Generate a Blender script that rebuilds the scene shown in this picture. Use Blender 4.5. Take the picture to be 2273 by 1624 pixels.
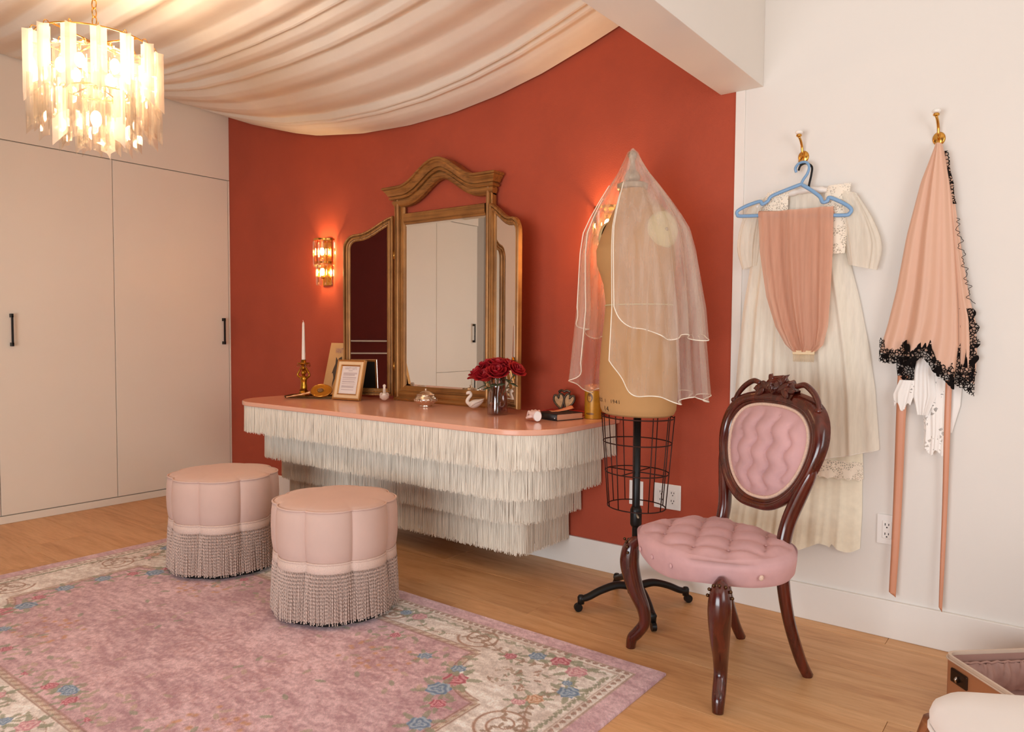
import bpy, bmesh, math, random
import numpy as np
from mathutils import Vector, Matrix, Quaternion
random.seed(7)
rng = np.random.default_rng(7)
scene = bpy.context.scene
for o in list(bpy.data.objects):
    bpy.data.objects.remove(o, do_unlink=True)
COL = scene.collection
PI = math.pi

# ------------------------------------------------------------------ camera
F_PX, IMG_W = 1632.67, 2273.0
yaw, pit, rol = math.radians(37.486), math.radians(2.606), math.radians(0.386)
fwd = Vector((-math.sin(yaw)*math.cos(pit), math.cos(yaw)*math.cos(pit), -math.sin(pit)))
rgt = Vector((math.cos(yaw), math.sin(yaw), 0)); upv = rgt.cross(fwd)
r2 = rgt*math.cos(rol) + upv*math.sin(rol); u2 = upv*math.cos(rol) - rgt*math.sin(rol)
camd = bpy.data.cameras.new('camera'); cam = bpy.data.objects.new('camera', camd); COL.objects.link(cam)
camd.sensor_width = 36.0; camd.lens = F_PX/IMG_W*36.0; camd.clip_start = 0.02
mw = Matrix((( r2.x, u2.x, -fwd.x, 0.0), (r2.y, u2.y, -fwd.y, -3.067), (r2.z, u2.z, -fwd.z, 1.15), (0, 0, 0, 1)))
cam.matrix_world = mw
scene.camera = cam

# ------------------------------------------------------------------ world, exposure, daylight
scene.view_settings.view_transform = 'Standard'
scene.view_settings.look = 'None'
scene.view_settings.gamma = 1.0
scene.view_settings.use_curve_mapping = False
scene.view_settings.exposure = 0.22
w = bpy.data.worlds.new('world'); scene.world = w; w.use_nodes = True
w.node_tree.nodes['Background'].inputs[0].default_value = (1.0, 0.9, 0.82, 1)
w.node_tree.nodes['Background'].inputs[1].default_value = 0.25

def area_light(name, loc, rot, sx, sy, power, col):
    d = bpy.data.lights.new(name, 'AREA'); d.shape = 'RECTANGLE'; d.size = sx; d.size_y = sy
    d.energy = power; d.color = col
    o = bpy.data.objects.new(name, d); COL.objects.link(o); o.location = loc; o.rotation_euler = rot
    return o
# area lights added as daylight at unseen windows in the rear and right walls
area_light('added_daylight_rear', (-0.85, -5.42, 0.95), (PI/2+math.radians(24), 0, 0), 2.7, 1.6, 120, (0.90, 0.96, 1.0))  # tilted up to brighten the beam's underside and the canopy
area_light('added_daylight_right', (2.08, -2.6, 1.55), (PI/2, 0, PI/2), 1.7, 1.9, 34, (0.92, 0.96, 1.0))

# ------------------------------------------------------------------ helpers
def lin(c):
    if isinstance(c, str):
        c = tuple(int(c[i:i+2], 16) for i in (0, 2, 4))
    c = [x/255.0 for x in c]
    return tuple((x/12.92 if x <= 0.04045 else ((x+0.055)/1.055)**2.4) for x in c) + (1.0,)

class MB:
    """collects shapes and builds ONE mesh object"""
    def __init__(self): self.v = []; self.f = []; self.mi = []
    def add(self, vs, fs, m=0):
        b = len(self.v); self.v.extend([tuple(p) for p in vs])
        for f in fs: self.f.append(tuple(i+b for i in f)); self.mi.append(m)
        return self
    def box(self, x0, x1, y0, y1, z0, z1, m=0):
        vs = [(x0,y0,z0),(x1,y0,z0),(x1,y1,z0),(x0,y1,z0),(x0,y0,z1),(x1,y0,z1),(x1,y1,z1),(x0,y1,z1)]
        return self.add(vs, [(0,3,2,1),(4,5,6,7),(0,1,5,4),(1,2,6,5),(2,3,7,6),(3,0,4,7)], m)
    def grid(self, P, closeu=False, closev=False, m=0, flip=False):
        n = len(P); k = len(P[0]); vs = [p for r in P for p in r]; fs = []
        for i in range(n if closeu else n-1):
            for j in range(k if closev else k-1):
                a = i*k+j; b = i*k+(j+1) % k; c = ((i+1) % n)*k+(j+1) % k; d = ((i+1) % n)*k+j
                fs.append((a,d,c,b) if flip else (a,b,c,d))
        return self.add(vs, fs, m)
    def tube(self, path, r, n=8, cap=True, closed=False, m=0, flat=None, up=None):
        path = [Vector(p) for p in path]; N = len(path)
        rs = r if hasattr(r, '__len__') else [r]*N
        tang = []
        for i in range(N):
            if closed: t = path[(i+1) % N]-path[i-1]
            else: t = path[min(i+1, N-1)]-path[max(i-1, 0)]
            tang.append(t.normalized() if t.length > 1e-9 else Vector((0,0,1)))
        t0 = tang[0]
        a = Vector(up) if up else (Vector((0,0,1)) if abs(t0.z) < 0.9 else Vector((1,0,0)))
        nrm = (a - t0*a.dot(t0)).normalized(); rings = []
        for i in range(N):
            if i:
                nrm = nrm - tang[i]*nrm.dot(tang[i])
                nrm = nrm.normalized() if nrm.length > 1e-6 else tang[i].orthogonal().normalized()
            bn = tang[i].cross(nrm); ring = []
            for j in range(n):
                an = 2*PI*j/n
                fa, fb = (flat if flat else (1, 1))
                ring.append(path[i] + nrm*(math.cos(an)*rs[i]*fa) + bn*(math.sin(an)*rs[i]*fb))
            rings.append(ring)
        self.grid(rings, closeu=closed, closev=True, m=m)
        if cap and not closed:
            for ring, rev in ((rings[0], False), (rings[-1], True)):
                idx = list(range(n)); self.add(ring, [tuple(idx if not rev else idx[::-1])][::1], m)
        return self
    def lathe(self, prof, n=24, c=(0,0,0), sx=1, sy=1, a0=0, a1=2*PI, m=0):
        full = abs(a1-a0-2*PI) < 1e-6; k = n if full else n+1; P = []
        for (r, z) in prof:
            P.append([(c[0]+sx*r*math.cos(a0+(a1-a0)*j/n), c[1]+sy*r*math.sin(a0+(a1-a0)*j/n), c[2]+z) for j in range(k)])
        self.grid(P, closev=full, m=m)
        if full:
            for row, rev in ((P[0], True), (P[-1], False)):
                rr = (Vector(row[0])-Vector(row[n//2])).length
                if rr > 1e-5:
                    idx = list(range(n)); self.add(row, [tuple(idx[::-1] if rev else idx)], m)
        return self
    def sphere(self, c, r, n=12, k=8, s=(1,1,1), m=0):
        prof = []
        P = []
        for i in range(k+1):
            t = -PI/2 + PI*i/k
            P.append([(c[0]+s[0]*r*math.cos(t)*math.cos(2*PI*j/n), c[1]+s[1]*r*math.cos(t)*math.sin(2*PI*j/n), c[2]+s[2]*r*math.sin(t)) for j in range(n)])
        return self.grid(P, closev=True, m=m)
    def prism(self, outline, to3, w0, w1, m=0):
        """outline of (u,v), to3(u,v,w) -> xyz, extruded from w0 to w1"""
        n = len(outline); A = [to3(u, v, w0) for u, v in outline]; B = [to3(u, v, w1) for u, v in outline]
        fs = [tuple(range(n))[::-1], tuple(range(n, 2*n))]
        fs += [(i, (i+1) % n, n+(i+1) % n, n+i) for i in range(n)]
        return self.add(A+B, fs, m)
    def build(self, name, mat=None, parent=None, smooth=True, loc=None, rot=None, bevel=0, seg=2, subd=0, recalc=True, solid=0, auto=None):
        me = bpy.data.meshes.new(name); me.from_pydata([tuple(map(float, p)) for p in self.v], [], self.f)
        mats = mat if isinstance(mat, (list, tuple)) else [mat]
        for mm in mats:
            if mm: me.materials.append(mm)
        if len(mats) > 1: me.polygons.foreach_set('material_index', self.mi)
        if recalc:
            bm = bmesh.new(); bm.from_mesh(me); bmesh.ops.remove_doubles(bm, verts=bm.verts, dist=1e-6)
            bmesh.ops.recalc_face_normals(bm, faces=bm.faces); bm.to_mesh(me); bm.free()
        if smooth: me.polygons.foreach_set('use_smooth', [True]*len(me.polygons))
        o = bpy.data.objects.new(name, me); COL.objects.link(o)
        if parent is not None: o.parent = parent
        if loc is not None: o.location = loc
        if rot is not None: o.rotation_euler = rot
        if bevel:
            b = o.modifiers.new('bevel', 'BEVEL'); b.width = bevel; b.segments = seg; b.limit_method = 'ANGLE'; b.angle_limit = math.radians(40)
        if solid:
            s = o.modifiers.new('solid', 'SOLIDIFY'); s.thickness = solid; s.offset = 0
        if subd:
            s = o.modifiers.new('subd', 'SUBSURF'); s.levels = subd; s.render_levels = subd
        if smooth and auto:
            me.set_sharp_from_angle(angle=math.radians(auto))
        return o

def thing(name, label, cat, loc=(0,0,0), rotz=0, group=None):
    o = bpy.data.objects.new(name, None); COL.objects.link(o); o.empty_display_size = 0.05
    o.location = loc; o.rotation_euler = (0, 0, rotz); o['label'] = label; o['category'] = cat
    if group: o['group'] = group
    return o
def tag(o, label, cat, group=None):
    o['label'] = label; o['category'] = cat
    if group: o['group'] = group
    return o
def struct(o, label=None):
    o['kind'] = 'structure'
    if label: o['label'] = label
    return o
def dup(root, loc, rotz=None, label=None):
    r = root.copy(); COL.objects.link(r); r.location = loc
    if rotz is not None: r.rotation_euler = (0, 0, rotz)
    if label: r['label'] = label
    for ch in list(root.children):
        c = ch.copy(); COL.objects.link(c); c.parent = r
        for g in list(ch.children):
            d = g.copy(); COL.objects.link(d); d.parent = c
    return r
def point_light(name, loc, power, col, radius=0.02, parent=None):
    d = bpy.data.lights.new(name, 'POINT'); d.energy = power; d.color = col; d.shadow_soft_size = radius
    o = bpy.data.objects.new(name, d); COL.objects.link(o); o.location = loc
    if parent is not None: o.parent = parent
    return o

# ------------------------------------------------------------------ materials
MATS = {}
def nodes(name):
    m = bpy.data.materials.new(name); m.use_nodes = True; nt = m.node_tree
    b = nt.nodes['Principled BSDF']; MATS[name] = m
    return m, nt, b, nt.nodes['Material Output']
def N(nt, t, **kw):
    n = nt.nodes.new(t)
    for k, v in kw.items():
        if k in n.inputs: n.inputs[k].default_value = v
        else: setattr(n, k, v)
    return n
def ramp(nt, fac, stops):
    r = nt.nodes.new('ShaderNodeValToRGB'); e = r.color_ramp.elements
    while len(e) < len(stops): e.new(0.5)
    for i, (p, c) in enumerate(stops): e[i].position = p; e[i].color = c
    nt.links.new(fac, r.inputs[0]); return r.outputs[0]
def coords(nt, scale=(1,1,1), kind='Object', rot=(0,0,0)):
    tc = nt.nodes.new('ShaderNodeTexCoord'); mp = nt.nodes.new('ShaderNodeMapping')
    mp.inputs['Scale'].default_value = scale; mp.inputs['Rotation'].default_value = rot
    nt.links.new(tc.outputs[kind], mp.inputs['Vector']); return mp.outputs[0]
def mixc(nt, fac, a, b, mode='MIX'):
    n = nt.nodes.new('ShaderNodeMix'); n.data_type = 'RGBA'; n.blend_type = mode
    for s, v in ((n.inputs[0], fac), (n.inputs[6], a), (n.inputs[7], b)):
        if isinstance(v, bpy.types.NodeSocket): nt.links.new(v, s)
        else: s.default_value = v
    return n.outputs[2]
def bump(nt, b, h, strength=0.2, dist=0.01):
    n = nt.nodes.new('ShaderNodeBump'); n.inputs['Strength'].default_value = strength; n.inputs['Distance'].default_value = dist
    nt.links.new(h, n.inputs['Height']); nt.links.new(n.outputs[0], b.inputs['Normal'])
def noise(nt, vec, scale=5, detail=4, rough=0.55, dist=0):
    n = nt.nodes.new('ShaderNodeTexNoise'); n.inputs['Scale'].default_value = scale; n.inputs['Detail'].default_value = detail
    n.inputs['Roughness'].default_value = rough; n.inputs['Distortion'].default_value = dist
    nt.links.new(vec, n.inputs['Vector']); return n.outputs['Fac']
def M(name, col, rough=0.5, metal=0.0, var=0.08, vscale=6, bmp=0.0, bscale=120, sheen=0.0, spec=0.5, coat=0.0, stretch=(1,1,1), bdist=0.002, sss=0):
    m, nt, b, out = nodes(name); c = lin(col)
    b.inputs['Roughness'].default_value = rough; b.inputs['Metallic'].default_value = metal
    b.inputs['Specular IOR Level'].default_value = spec; b.inputs['Coat Weight'].default_value = coat
    b.inputs['Sheen Weight'].default_value = sheen
    if sheen: b.inputs['Sheen Tint'].default_value = c; b.inputs['Sheen Roughness'].default_value = 0.4
    vec = coords(nt, stretch)
    nz = noise(nt, vec, vscale, 4)
    d = tuple(x*(1-var) for x in c[:3])+(1,); l = tuple(min(1, x*(1+var)) for x in c[:3])+(1,)
    nt.links.new(ramp(nt, nz, [(0.3, d), (0.7, l)]), b.inputs['Base Color'])
    if bmp: bump(nt, b, noise(nt, vec, bscale, 2), bmp, bdist)
    if sss: b.inputs['Subsurface Weight'].default_value = sss; b.inputs['Subsurface Radius'].default_value = (0.02, 0.012, 0.008)
    return m
def sheer(name, col, alpha, rough=0.8, trans=0.5, stretch=(1,1,1), var=0.15, vscale=30):
    """thin woven fabric: part see-through, part diffuse and translucent"""
    m, nt, b, out = nodes(name); nt.nodes.remove(b); c = lin(col)
    tr = nt.nodes.new('ShaderNodeBsdfTransparent'); di = nt.nodes.new('ShaderNodeBsdfDiffuse'); tl = nt.nodes.new('ShaderNodeBsdfTranslucent')
    di.inputs[0].default_value = c; tl.inputs[0].default_value = c
    m1 = nt.nodes.new('ShaderNodeMixShader'); m1.inputs[0].default_value = trans
    nt.links.new(di.outputs[0], m1.inputs[1]); nt.links.new(tl.outputs[0], m1.inputs[2])
    m2 = nt.nodes.new('ShaderNodeMixShader')
    vec = coords(nt, stretch); nz = noise(nt, vec, vscale, 3)
    mr = nt.nodes.new('ShaderNodeMapRange'); mr.inputs['To Min'].default_value = max(0, alpha-var); mr.inputs['To Max'].default_value = min(1, alpha+var)
    mr.inputs['From Min'].default_value = 0.3; mr.inputs['From Max'].default_value = 0.7
    nt.links.new(nz, mr.inputs['Value']); nt.links.new(mr.outputs[0], m2.inputs[0])
    nt.links.new(tr.outputs[0], m2.inputs[1]); nt.links.new(m1.outputs[0], m2.inputs[2])
    nt.links.new(m2.outputs[0], out.inputs[0]); return m
def clear_glass(name, tint=(255,250,240), refl=0.18, rough=0.03, tr=1.0):
    """clear cut glass for thin pieces: passes light straight through, mirrors at the edges"""
    m, nt, b, out = nodes(name); nt.nodes.remove(b)
    t = nt.nodes.new('ShaderNodeBsdfTransparent'); t.inputs[0].default_value = tuple(x*tr for x in lin(tint)[:3])+(1,)
    g = nt.nodes.new('ShaderNodeBsdfGlossy'); g.inputs['Roughness'].default_value = rough
    lw = nt.nodes.new('ShaderNodeLayerWeight'); lw.inputs['Blend'].default_value = 0.35
    mr = nt.nodes.new('ShaderNodeMapRange'); mr.inputs['To Min'].default_value = refl*0.5; mr.inputs['To Max'].default_value = min(1, refl*4)
    nt.links.new(lw.outputs['Facing'], mr.inputs['Value'])
    x = nt.nodes.new('ShaderNodeMixShader'); nt.links.new(mr.outputs[0], x.inputs[0])
    nt.links.new(t.outputs[0], x.inputs[1]); nt.links.new(g.outputs[0], x.inputs[2]); nt.links.new(x.outputs[0], out.inputs[0]); return m
def glow(name, col, strength):
    m, nt, b, out = nodes(name)
    b.inputs['Base Color'].default_value = lin(col); b.inputs['Emission Color'].default_value = lin(col); b.inputs['Emission Strength'].default_value = strength
    return m

def mat_floor():
    m, nt, b, out = nodes('oak_plank'); v = coords(nt, (1.0, 9.0, 9.0))
    oi = nt.nodes.new('ShaderNodeObjectInfo')
    add = nt.nodes.new('ShaderNodeVectorMath'); add.operation = 'ADD'
    mul = nt.nodes.new('ShaderNodeVectorMath'); mul.operation = 'SCALE'; mul.inputs['Scale'].default_value = 37.0
    cb = nt.nodes.new('ShaderNodeCombineXYZ'); nt.links.new(oi.outputs['Random'], cb.inputs[0]); nt.links.new(oi.outputs['Random'], cb.inputs[1])
    nt.links.new(cb.outputs[0], mul.inputs[0]); nt.links.new(v, add.inputs[0]); nt.links.new(mul.outputs[0], add.inputs[1]); v = add.outputs[0]
    n1 = noise(nt, v, 1.6, 6, 0.6, 1.2)
    n2 = noise(nt, v, 9, 5, 0.7, 0.4)
    c1 = ramp(nt, n1, [(0.25, lin((198,144,96))), (0.5, lin((222,172,122))), (0.75, lin((232,186,138)))])
    c2 = ramp(nt, n2, [(0.3, (0.86,0.82,0.78,1)), (0.6, (1,1,1,1))])
    c = mixc(nt, 1.0, c1, c2, 'MULTIPLY')
    rv = ramp(nt, oi.outputs['Random'], [(0.0, (0.88,0.86,0.84,1)), (1.0, (1.06,1.04,1.02,1))])
    nt.links.new(mixc(nt, 1.0, c, rv, 'MULTIPLY'), b.inputs['Base Color'])
    b.inputs['Roughness'].default_value = 0.42; b.inputs['Specular IOR Level'].default_value = 0.35
    bump(nt, b, n2, 0.08, 0.002); return m
def mat_gilt(name, base, dark, metal=0.35, rough=0.4, streak=(40,40,2)):
    m, nt, b, out = nodes(name); v = coords(nt, streak); n1 = noise(nt, v, 1.5, 5, 0.6, 0.3)
    v2 = coords(nt, (1,1,1)); n2 = noise(nt, v2, 9, 4)
    a = ramp(nt, n1, [(0.3, lin(dark)), (0.52, lin(base)), (0.75, tuple(min(1, x*1.25) for x in lin(base)[:3])+(1,))])
    k = ramp(nt, n2, [(0.35, (0.72,0.7,0.66,1)), (0.6, (1,1,1,1))])
    nt.links.new(mixc(nt, 1.0, a, k, 'MULTIPLY'), b.inputs['Base Color'])
    b.inputs['Metallic'].default_value = metal; b.inputs['Roughness'].default_value = rough
    bump(nt, b, n1, 0.1, 0.002); return m
def mat_wood(name, base, dark, rough=0.25, coat=0.4, stretch=(14,14,2)):
    m, nt, b, out = nodes(name); v = coords(nt, stretch); n1 = noise(nt, v, 2.0, 5, 0.6, 0.8)
    nt.links.new(ramp(nt, n1, [(0.3, lin(dark)), (0.7, lin(base))]), b.inputs['Base Color'])
    b.inputs['Roughness'].default_value = rough; b.inputs['Coat Weight'].default_value = coat; b.inputs['Coat Roughness'].default_value = 0.12
    return m
def mat_lace(name, col, scale=70, width=0.10, alpha_hole=0.06, solid=0.55, tcol=None):
    """needle lace: voronoi net with denser worked patches, open between the threads"""
    m, nt, b, out = nodes(name); c = lin(col)
    b.inputs['Base Color'].default_value = c; b.inputs['Roughness'].default_value = 0.85; b.inputs['Specular IOR Level'].default_value = 0.1
    v = coords(nt, (1,1,1))
    vo = nt.nodes.new('ShaderNodeTexVoronoi'); vo.feature = 'DISTANCE_TO_EDGE'; vo.inputs['Scale'].default_value = scale; nt.links.new(v, vo.inputs['Vector'])
    lt = nt.nodes.new('ShaderNodeMath'); lt.operation = 'LESS_THAN'; lt.inputs[1].default_value = width; nt.links.new(vo.outputs['Distance'], lt.inputs[0])
    nz = noise(nt, v, scale*0.28, 2); gt = nt.nodes.new('ShaderNodeMath'); gt.operation = 'GREATER_THAN'; gt.inputs[1].default_value = solid; nt.links.new(nz, gt.inputs[0])
    mx = nt.nodes.new('ShaderNodeMath'); mx.operation = 'MAXIMUM'; nt.links.new(lt.outputs[0], mx.inputs[0]); nt.links.new(gt.outputs[0], mx.inputs[1])
    mx2 = nt.nodes.new('ShaderNodeMath'); mx2.operation = 'MAXIMUM'; mx2.inputs[1].default_value = alpha_hole; nt.links.new(mx.outputs[0], mx2.inputs[0])
    nt.links.new(mx2.outputs[0], b.inputs['Alpha']); return m

oak = mat_floor()
m_joint = M('floor_joint', (96,62,38), 0.8)
m_red = M('red_limewash', (172,76,52), 0.75, var=0.07, vscale=3, bmp=0.25, bscale=160, bdist=0.003, spec=0.3)
m_unlitred = M('unlit_red_paint', (92,22,18), 0.7, var=0.05, spec=0.3)  # unlit look of the far wall put into its red
m_white = M('white_wall_paint', (233,226,218), 0.65, var=0.012, vscale=2, bmp=0.06, bscale=220, spec=0.3)
m_trimw = M('white_trim_paint', (236,229,221), 0.45, var=0.01, spec=0.4)
m_ceil = M('ceiling_paint', (238,228,215), 0.8, var=0.01)
m_grey = M('shaded_recess_grey', (190,178,164), 0.6, var=0.02)  # grey holds the shade of the recess beyond the wardrobe
m_cab = M('cream_cabinet_paint', (233,222,206), 0.42, var=0.015, vscale=2, spec=0.4)
m_black = M('black_metal', (22,20,20), 0.4, metal=0.5, var=0.1)
m_brass = M('polished_brass', (214,160,78), 0.22, metal=1.0, var=0.06)
m_gold = M('gold_metal', (205,145,50), 0.26, metal=1.0, var=0.2, vscale=40)
# ------------------------------------------------------------------ the room
XL = -4.985; XR = 2.2; YR = -5.6
fl = struct(MB().box(XL-0.4, XR+0.1, YR-0.1, 0.1, -0.12, -0.006).build('floor', m_joint, smooth=False))
seam0, wdt = -0.083, 0.298
bounds = [0.0] + [seam0-wdt*k for k in range(19)]
joints = {0: [-3.3,-1.2,-0.53,1.3], 1: [-4.0,-2.5,0.2], 2: [-2.9,-1.75,0.7], 3: [-4.3,-2.05,-0.41,1.2], 4: [-3.4,-1.3,0.75]}
for i in range(19):
    y1, y0 = bounds[i], bounds[i+1]
    js = joints.get(i, sorted(random.uniform(-4.6+k*1.9, -3.6+k*1.9) for k in range(3)))
    xs = [XL-0.35]+js+[XR]
    for a, b_ in zip(xs[:-1], xs[1:]):
        p = MB().box(-(b_-a)/2+0.0006, (b_-a)/2-0.0006, -(y1-y0)/2+0.0006, (y1-y0)/2-0.0006, -0.012, 0.0)
        p.build('plank', oak, fl, smooth=False, loc=((a+b_)/2, (y0+y1)/2, 0), bevel=0.0012, seg=1)

RX = -1.171
struct(MB().box(XL-0.1, RX, 0.0, 0.12, 0, 2.8).build('wall_back', m_red, smooth=False), 'terracotta red limewashed wall behind the fringed vanity')
struct(MB().box(RX, XR+0.1, 0.0, 0.12, 0, 3.4).build('wall_back_white', m_white, smooth=False), 'white wall with the brass coat hooks')
struct(MB().box(RX, RX+0.041, -0.006, 0.0, 0.143, 2.167).build('trim_1', m_trimw, smooth=False, bevel=0.002), 'narrow white trim strip at the edge of the red wall')
bb = MB().box(XL, XR, -0.016, 0.0, 0, 0.143).build('baseboard_back', m_trimw, smooth=False, bevel=0.003)
struct(bb)
struct(MB().box(XL-0.45, XL-0.35, YR, 0.0, 0, 2.8).build('wall_left', m_grey, smooth=False))
# unseen windows added in the right and rear walls for the area lights
def wall_with_hole(name, mat, axis, pos, a0, a1, z1, h0, h1, hz0, hz1, t):
    mb = MB()
    def bx(u0, u1, z0, z1_):
        if u1-u0 < 1e-4 or z1_-z0 < 1e-4: return
        if axis == 'x': mb.box(pos, pos+t, u0, u1, z0, z1_)
        else: mb.box(u0, u1, pos-t, pos, z0, z1_)
    bx(a0, h0, 0, z1); bx(h1, a1, 0, z1); bx(h0, h1, 0, hz0); bx(h0, h1, hz1, z1)
    return struct(mb.build(name, mat, smooth=False))
wall_with_hole('wall_right', m_white, 'x', XR, YR, 0.0, 3.4, -3.5, -1.7, 0.55, 2.55, 0.12)
wall_with_hole('wall_rear', m_unlitred, 'y', YR+0.12, XL-0.4, XR, 3.4, -2.3, 0.6, 0.1, 1.85, 0.12)
m_pane = clear_glass('window_glass', (250,252,255), 0.1, 0.02)
def window(name, axis, pos, h0, h1, z0, z1):
    mb = MB(); f = 0.05
    def bx(m_, u0, u1, za, zb, d0, d1):
        if axis == 'x': m_.box(pos+d0, pos+d1, u0, u1, za, zb)
        else: m_.box(u0, u1, pos-d1, pos-d0, za, zb)
    bx(mb, h0, h0+f, z0, z1, 0.02, 0.1); bx(mb, h1-f, h1, z0, z1, 0.02, 0.1); bx(mb, h0+f, h1-f, z0, z0+f, 0.02, 0.1); bx(mb, h0+f, h1-f, z1-f, z1, 0.02, 0.1)
    mid = (h0+h1)/2; bx(mb, mid-0.02, mid+0.02, z0+f, z1-f, 0.03, 0.09)
    o = struct(mb.build(name, m_trimw, smooth=False, bevel=0.003))
    for a, b_ in ((h0+f, mid-0.02), (mid+0.02, h1-f)):
        p = MB(); bx(p, a, b_, z0+f, z1-f, 0.055, 0.061); p.build('pane', m_pane, o, smooth=False)
window('added_window_1', 'x', XR, -3.5, -1.7, 0.55, 2.55)
window('added_window_2', 'y', YR+0.12, -2.3, 0.6, 0.1, 1.85)  # added opening, sized to suit the rear area light
for k, z in ((2, 1.02), (3, 0.86)):
    struct(MB().box(XL-0.3, -2.36, YR+0.12, YR+0.145, z, z+0.014).build('trim_%d' % k, m_trimw, smooth=False))
struct(MB().box(XL-0.45, -1.239, YR, 0.0, 2.78, 2.9).build('ceiling', m_ceil, smooth=False))
struct(MB().box(-1.057, XR+0.1, YR, 0.0, 3.35, 3.45).build('ceiling_high', m_ceil, smooth=False))
struct(MB().box(-1.239, -1.057, YR, 0.0, 2.167, 3.4).build('beam', m_white, smooth=False, bevel=0.002), 'white boxed beam running across the ceiling')

# ------------------------------------------------------------------ built-in wardrobe along the left wall
wd = thing('wardrobe', 'cream built-in wardrobe with tall flat doors and black bar handles', 'wardrobe', (XL, 0, 0))
YE = -2.9
def wb(m_, y0, y1, z0, z1, x0=-0.02, x1=0.0): return m_.box(x0, x1, y0, y1, z0, z1)
MB().box(-0.345, -0.022, YE, -0.001, 0.0, 2.775).build('carcass', m_cab, wd, smooth=False)
wb(MB(), YE, -0.001, 0.001, 0.046).build('plinth', m_cab, wd, smooth=False)
wb(MB(), YE, -0.001, 2.252, 2.775).build('top_panel', m_cab, wd, smooth=False, bevel=0.0015)
wb(MB(), -0.0125, -0.001, 0.05, 2.248).build('filler_strip', m_cab, wd, smooth=False)
G = 0.002
def handle(parent, y, z, ln=0.17):
    h = MB()
    for dz in (-ln/2, ln/2): h.box(0.0, 0.034, y-0.006, y+0.006, z+dz-0.011, z+dz+0.011)
    h.box(0.022, 0.034, y-0.005, y+0.005, z-ln/2, z+ln/2)
    h.build('handle', m_black, parent, smooth=False, bevel=0.0015)
for (y0, y1, z0, z1, hy, hz) in ((-0.83, -0.014, 0.05, 2.248, -0.066, 1.145), (-1.495, -0.83, 0.05, 2.248, -1.423, 1.145), (-2.27, -1.495, 0.05, 2.248, -1.57, 1.145),
                                 (-2.885, -2.27, 0.75, 2.248, -2.82, 1.14), (-2.885, -2.27, 0.05, 0.75, -2.82, 0.62)):
    d = wb(MB(), y0+G, y1-G, z0+G, z1-G, -0.02, 0.0005).build('door', m_cab, wd, smooth=False, bevel=0.001, seg=1)
    handle(d, hy, hz)
# ------------------------------------------------------------------ swagged fabric canopy under the ceiling
m_drape = sheer('cream_voile', (244,234,220), 0.985, trans=0.12, var=0.01)
HX = [-4.985,-4.9,-4.66,-4.415,-4.17,-3.93,-3.5,-3.1,-2.757,-2.44,-2.155,-1.894,-1.725,-1.5,-1.245]
HZ = [2.72,2.681,2.60,2.53,2.462,2.408,2.354,2.337,2.348,2.385,2.441,2.514,2.567,2.645,2.735]
def drape():
    edges = [0.02, 0.19]; y = 0.19
    while y < 3.7:
        y += random.choice([0.055, 0.08, 0.12, 0.17, 0.22, 0.07]); edges.append(y)
    amps = [random.uniform(0.016, 0.040)*(0.6+min(1, (edges[i+1]-edges[i])/0.14)*0.6) for i in range(len(edges)-1)]
    amps[0] = 0.012
    skew = [random.uniform(-0.05, 0.05) for _ in edges]
    P = []; ys = []
    for i in range(len(edges)-1):
        n = 9
        for k in range(n): ys.append((i, k/n))
    xs = np.linspace(-4.972, -1.245, 74)
    for (i, u) in ys:
        row = []
        d0, d1 = edges[i], edges[i+1]
        for x in xs:
            t = (x+4.985)/3.74
            env = max(0.12, math.sin(PI*min(1, max(0, t)))**0.7)
            dd = d0+(d1-d0)*u
            # folds gather a little towards the wardrobe end
            g = 1.0-0.10*(1-t)**3
            sk = skew[i]*(1-u)+skew[i+1]*u
            yy = -(dd*g + sk*math.sin(PI*t)*min(1, dd*2))
            # one pleat: long belly rising into a tight tucked edge
            p = math.sin(PI*u**1.7)*0.9 + (0.6 if u > 0.86 else 0)*math.sin(PI*(u-0.86)/0.14)
            base = float(np.interp(x, HX, HZ)); q = min(1, dd/1.7); base += (2.73-base)*0.5*q*q*(3-2*q)
            swag = 0.035*math.sin(dd*2.1+0.4)*math.sin(PI*t)
            row.append((x, min(yy, -0.012), base + swag*min(1, dd*3) - amps[i]*p*env + 0.012*min(1, dd*4)))
        P.append(row)
    o = MB().grid(P).build('fabric_canopy', m_drape, smooth=True)
    return tag(o, 'cream pleated fabric canopy swagged under the ceiling', 'canopy')
drape()

# ------------------------------------------------------------------ floating vanity with four tiers of fringe
m_pink = M('peach_lacquer', (232,172,146), 0.22, var=0.015, spec=0.5, coat=0.15)
m_fringe = M('ivory_fringe', (238,226,208), 0.55, var=0.10, vscale=240, stretch=(1,1,0.03), sheen=0.2)
m_core = M('ivory_backing', (226,212,192), 0.8)
VC = (-4.985+0, 0)
def rrect(x0, x1, yf, r, n=10, yb=0.0):
    """outline from the wall on the left, round the front, back to the wall on the right"""
    pts = [(x0, yb)]
    for k in range(n+1):
        a = PI + (PI/2)*k/n; pts.append((x0+r+r*math.cos(a), yf+r+r*math.sin(a)))
    for k in range(n+1):
        a = 1.5*PI + (PI/2)*k/n; pts.append((x1-r+r*math.cos(a), yf+r+r*math.sin(a)))
    pts.append((x1, yb)); return pts
van = thing('vanity_table', 'long floating peach vanity shelf with four tiers of ivory fringe', 'vanity', (0, 0, 0))
zt = 0.748
top = rrect(-3.925, -1.703, -0.692, 0.24, 14, yb=-0.003)
MB().prism(top, lambda u, v, w: (u, v, w), zt-0.024, zt).build('tabletop', m_pink, van, smooth=True, bevel=0.004, seg=2, auto=35)
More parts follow.
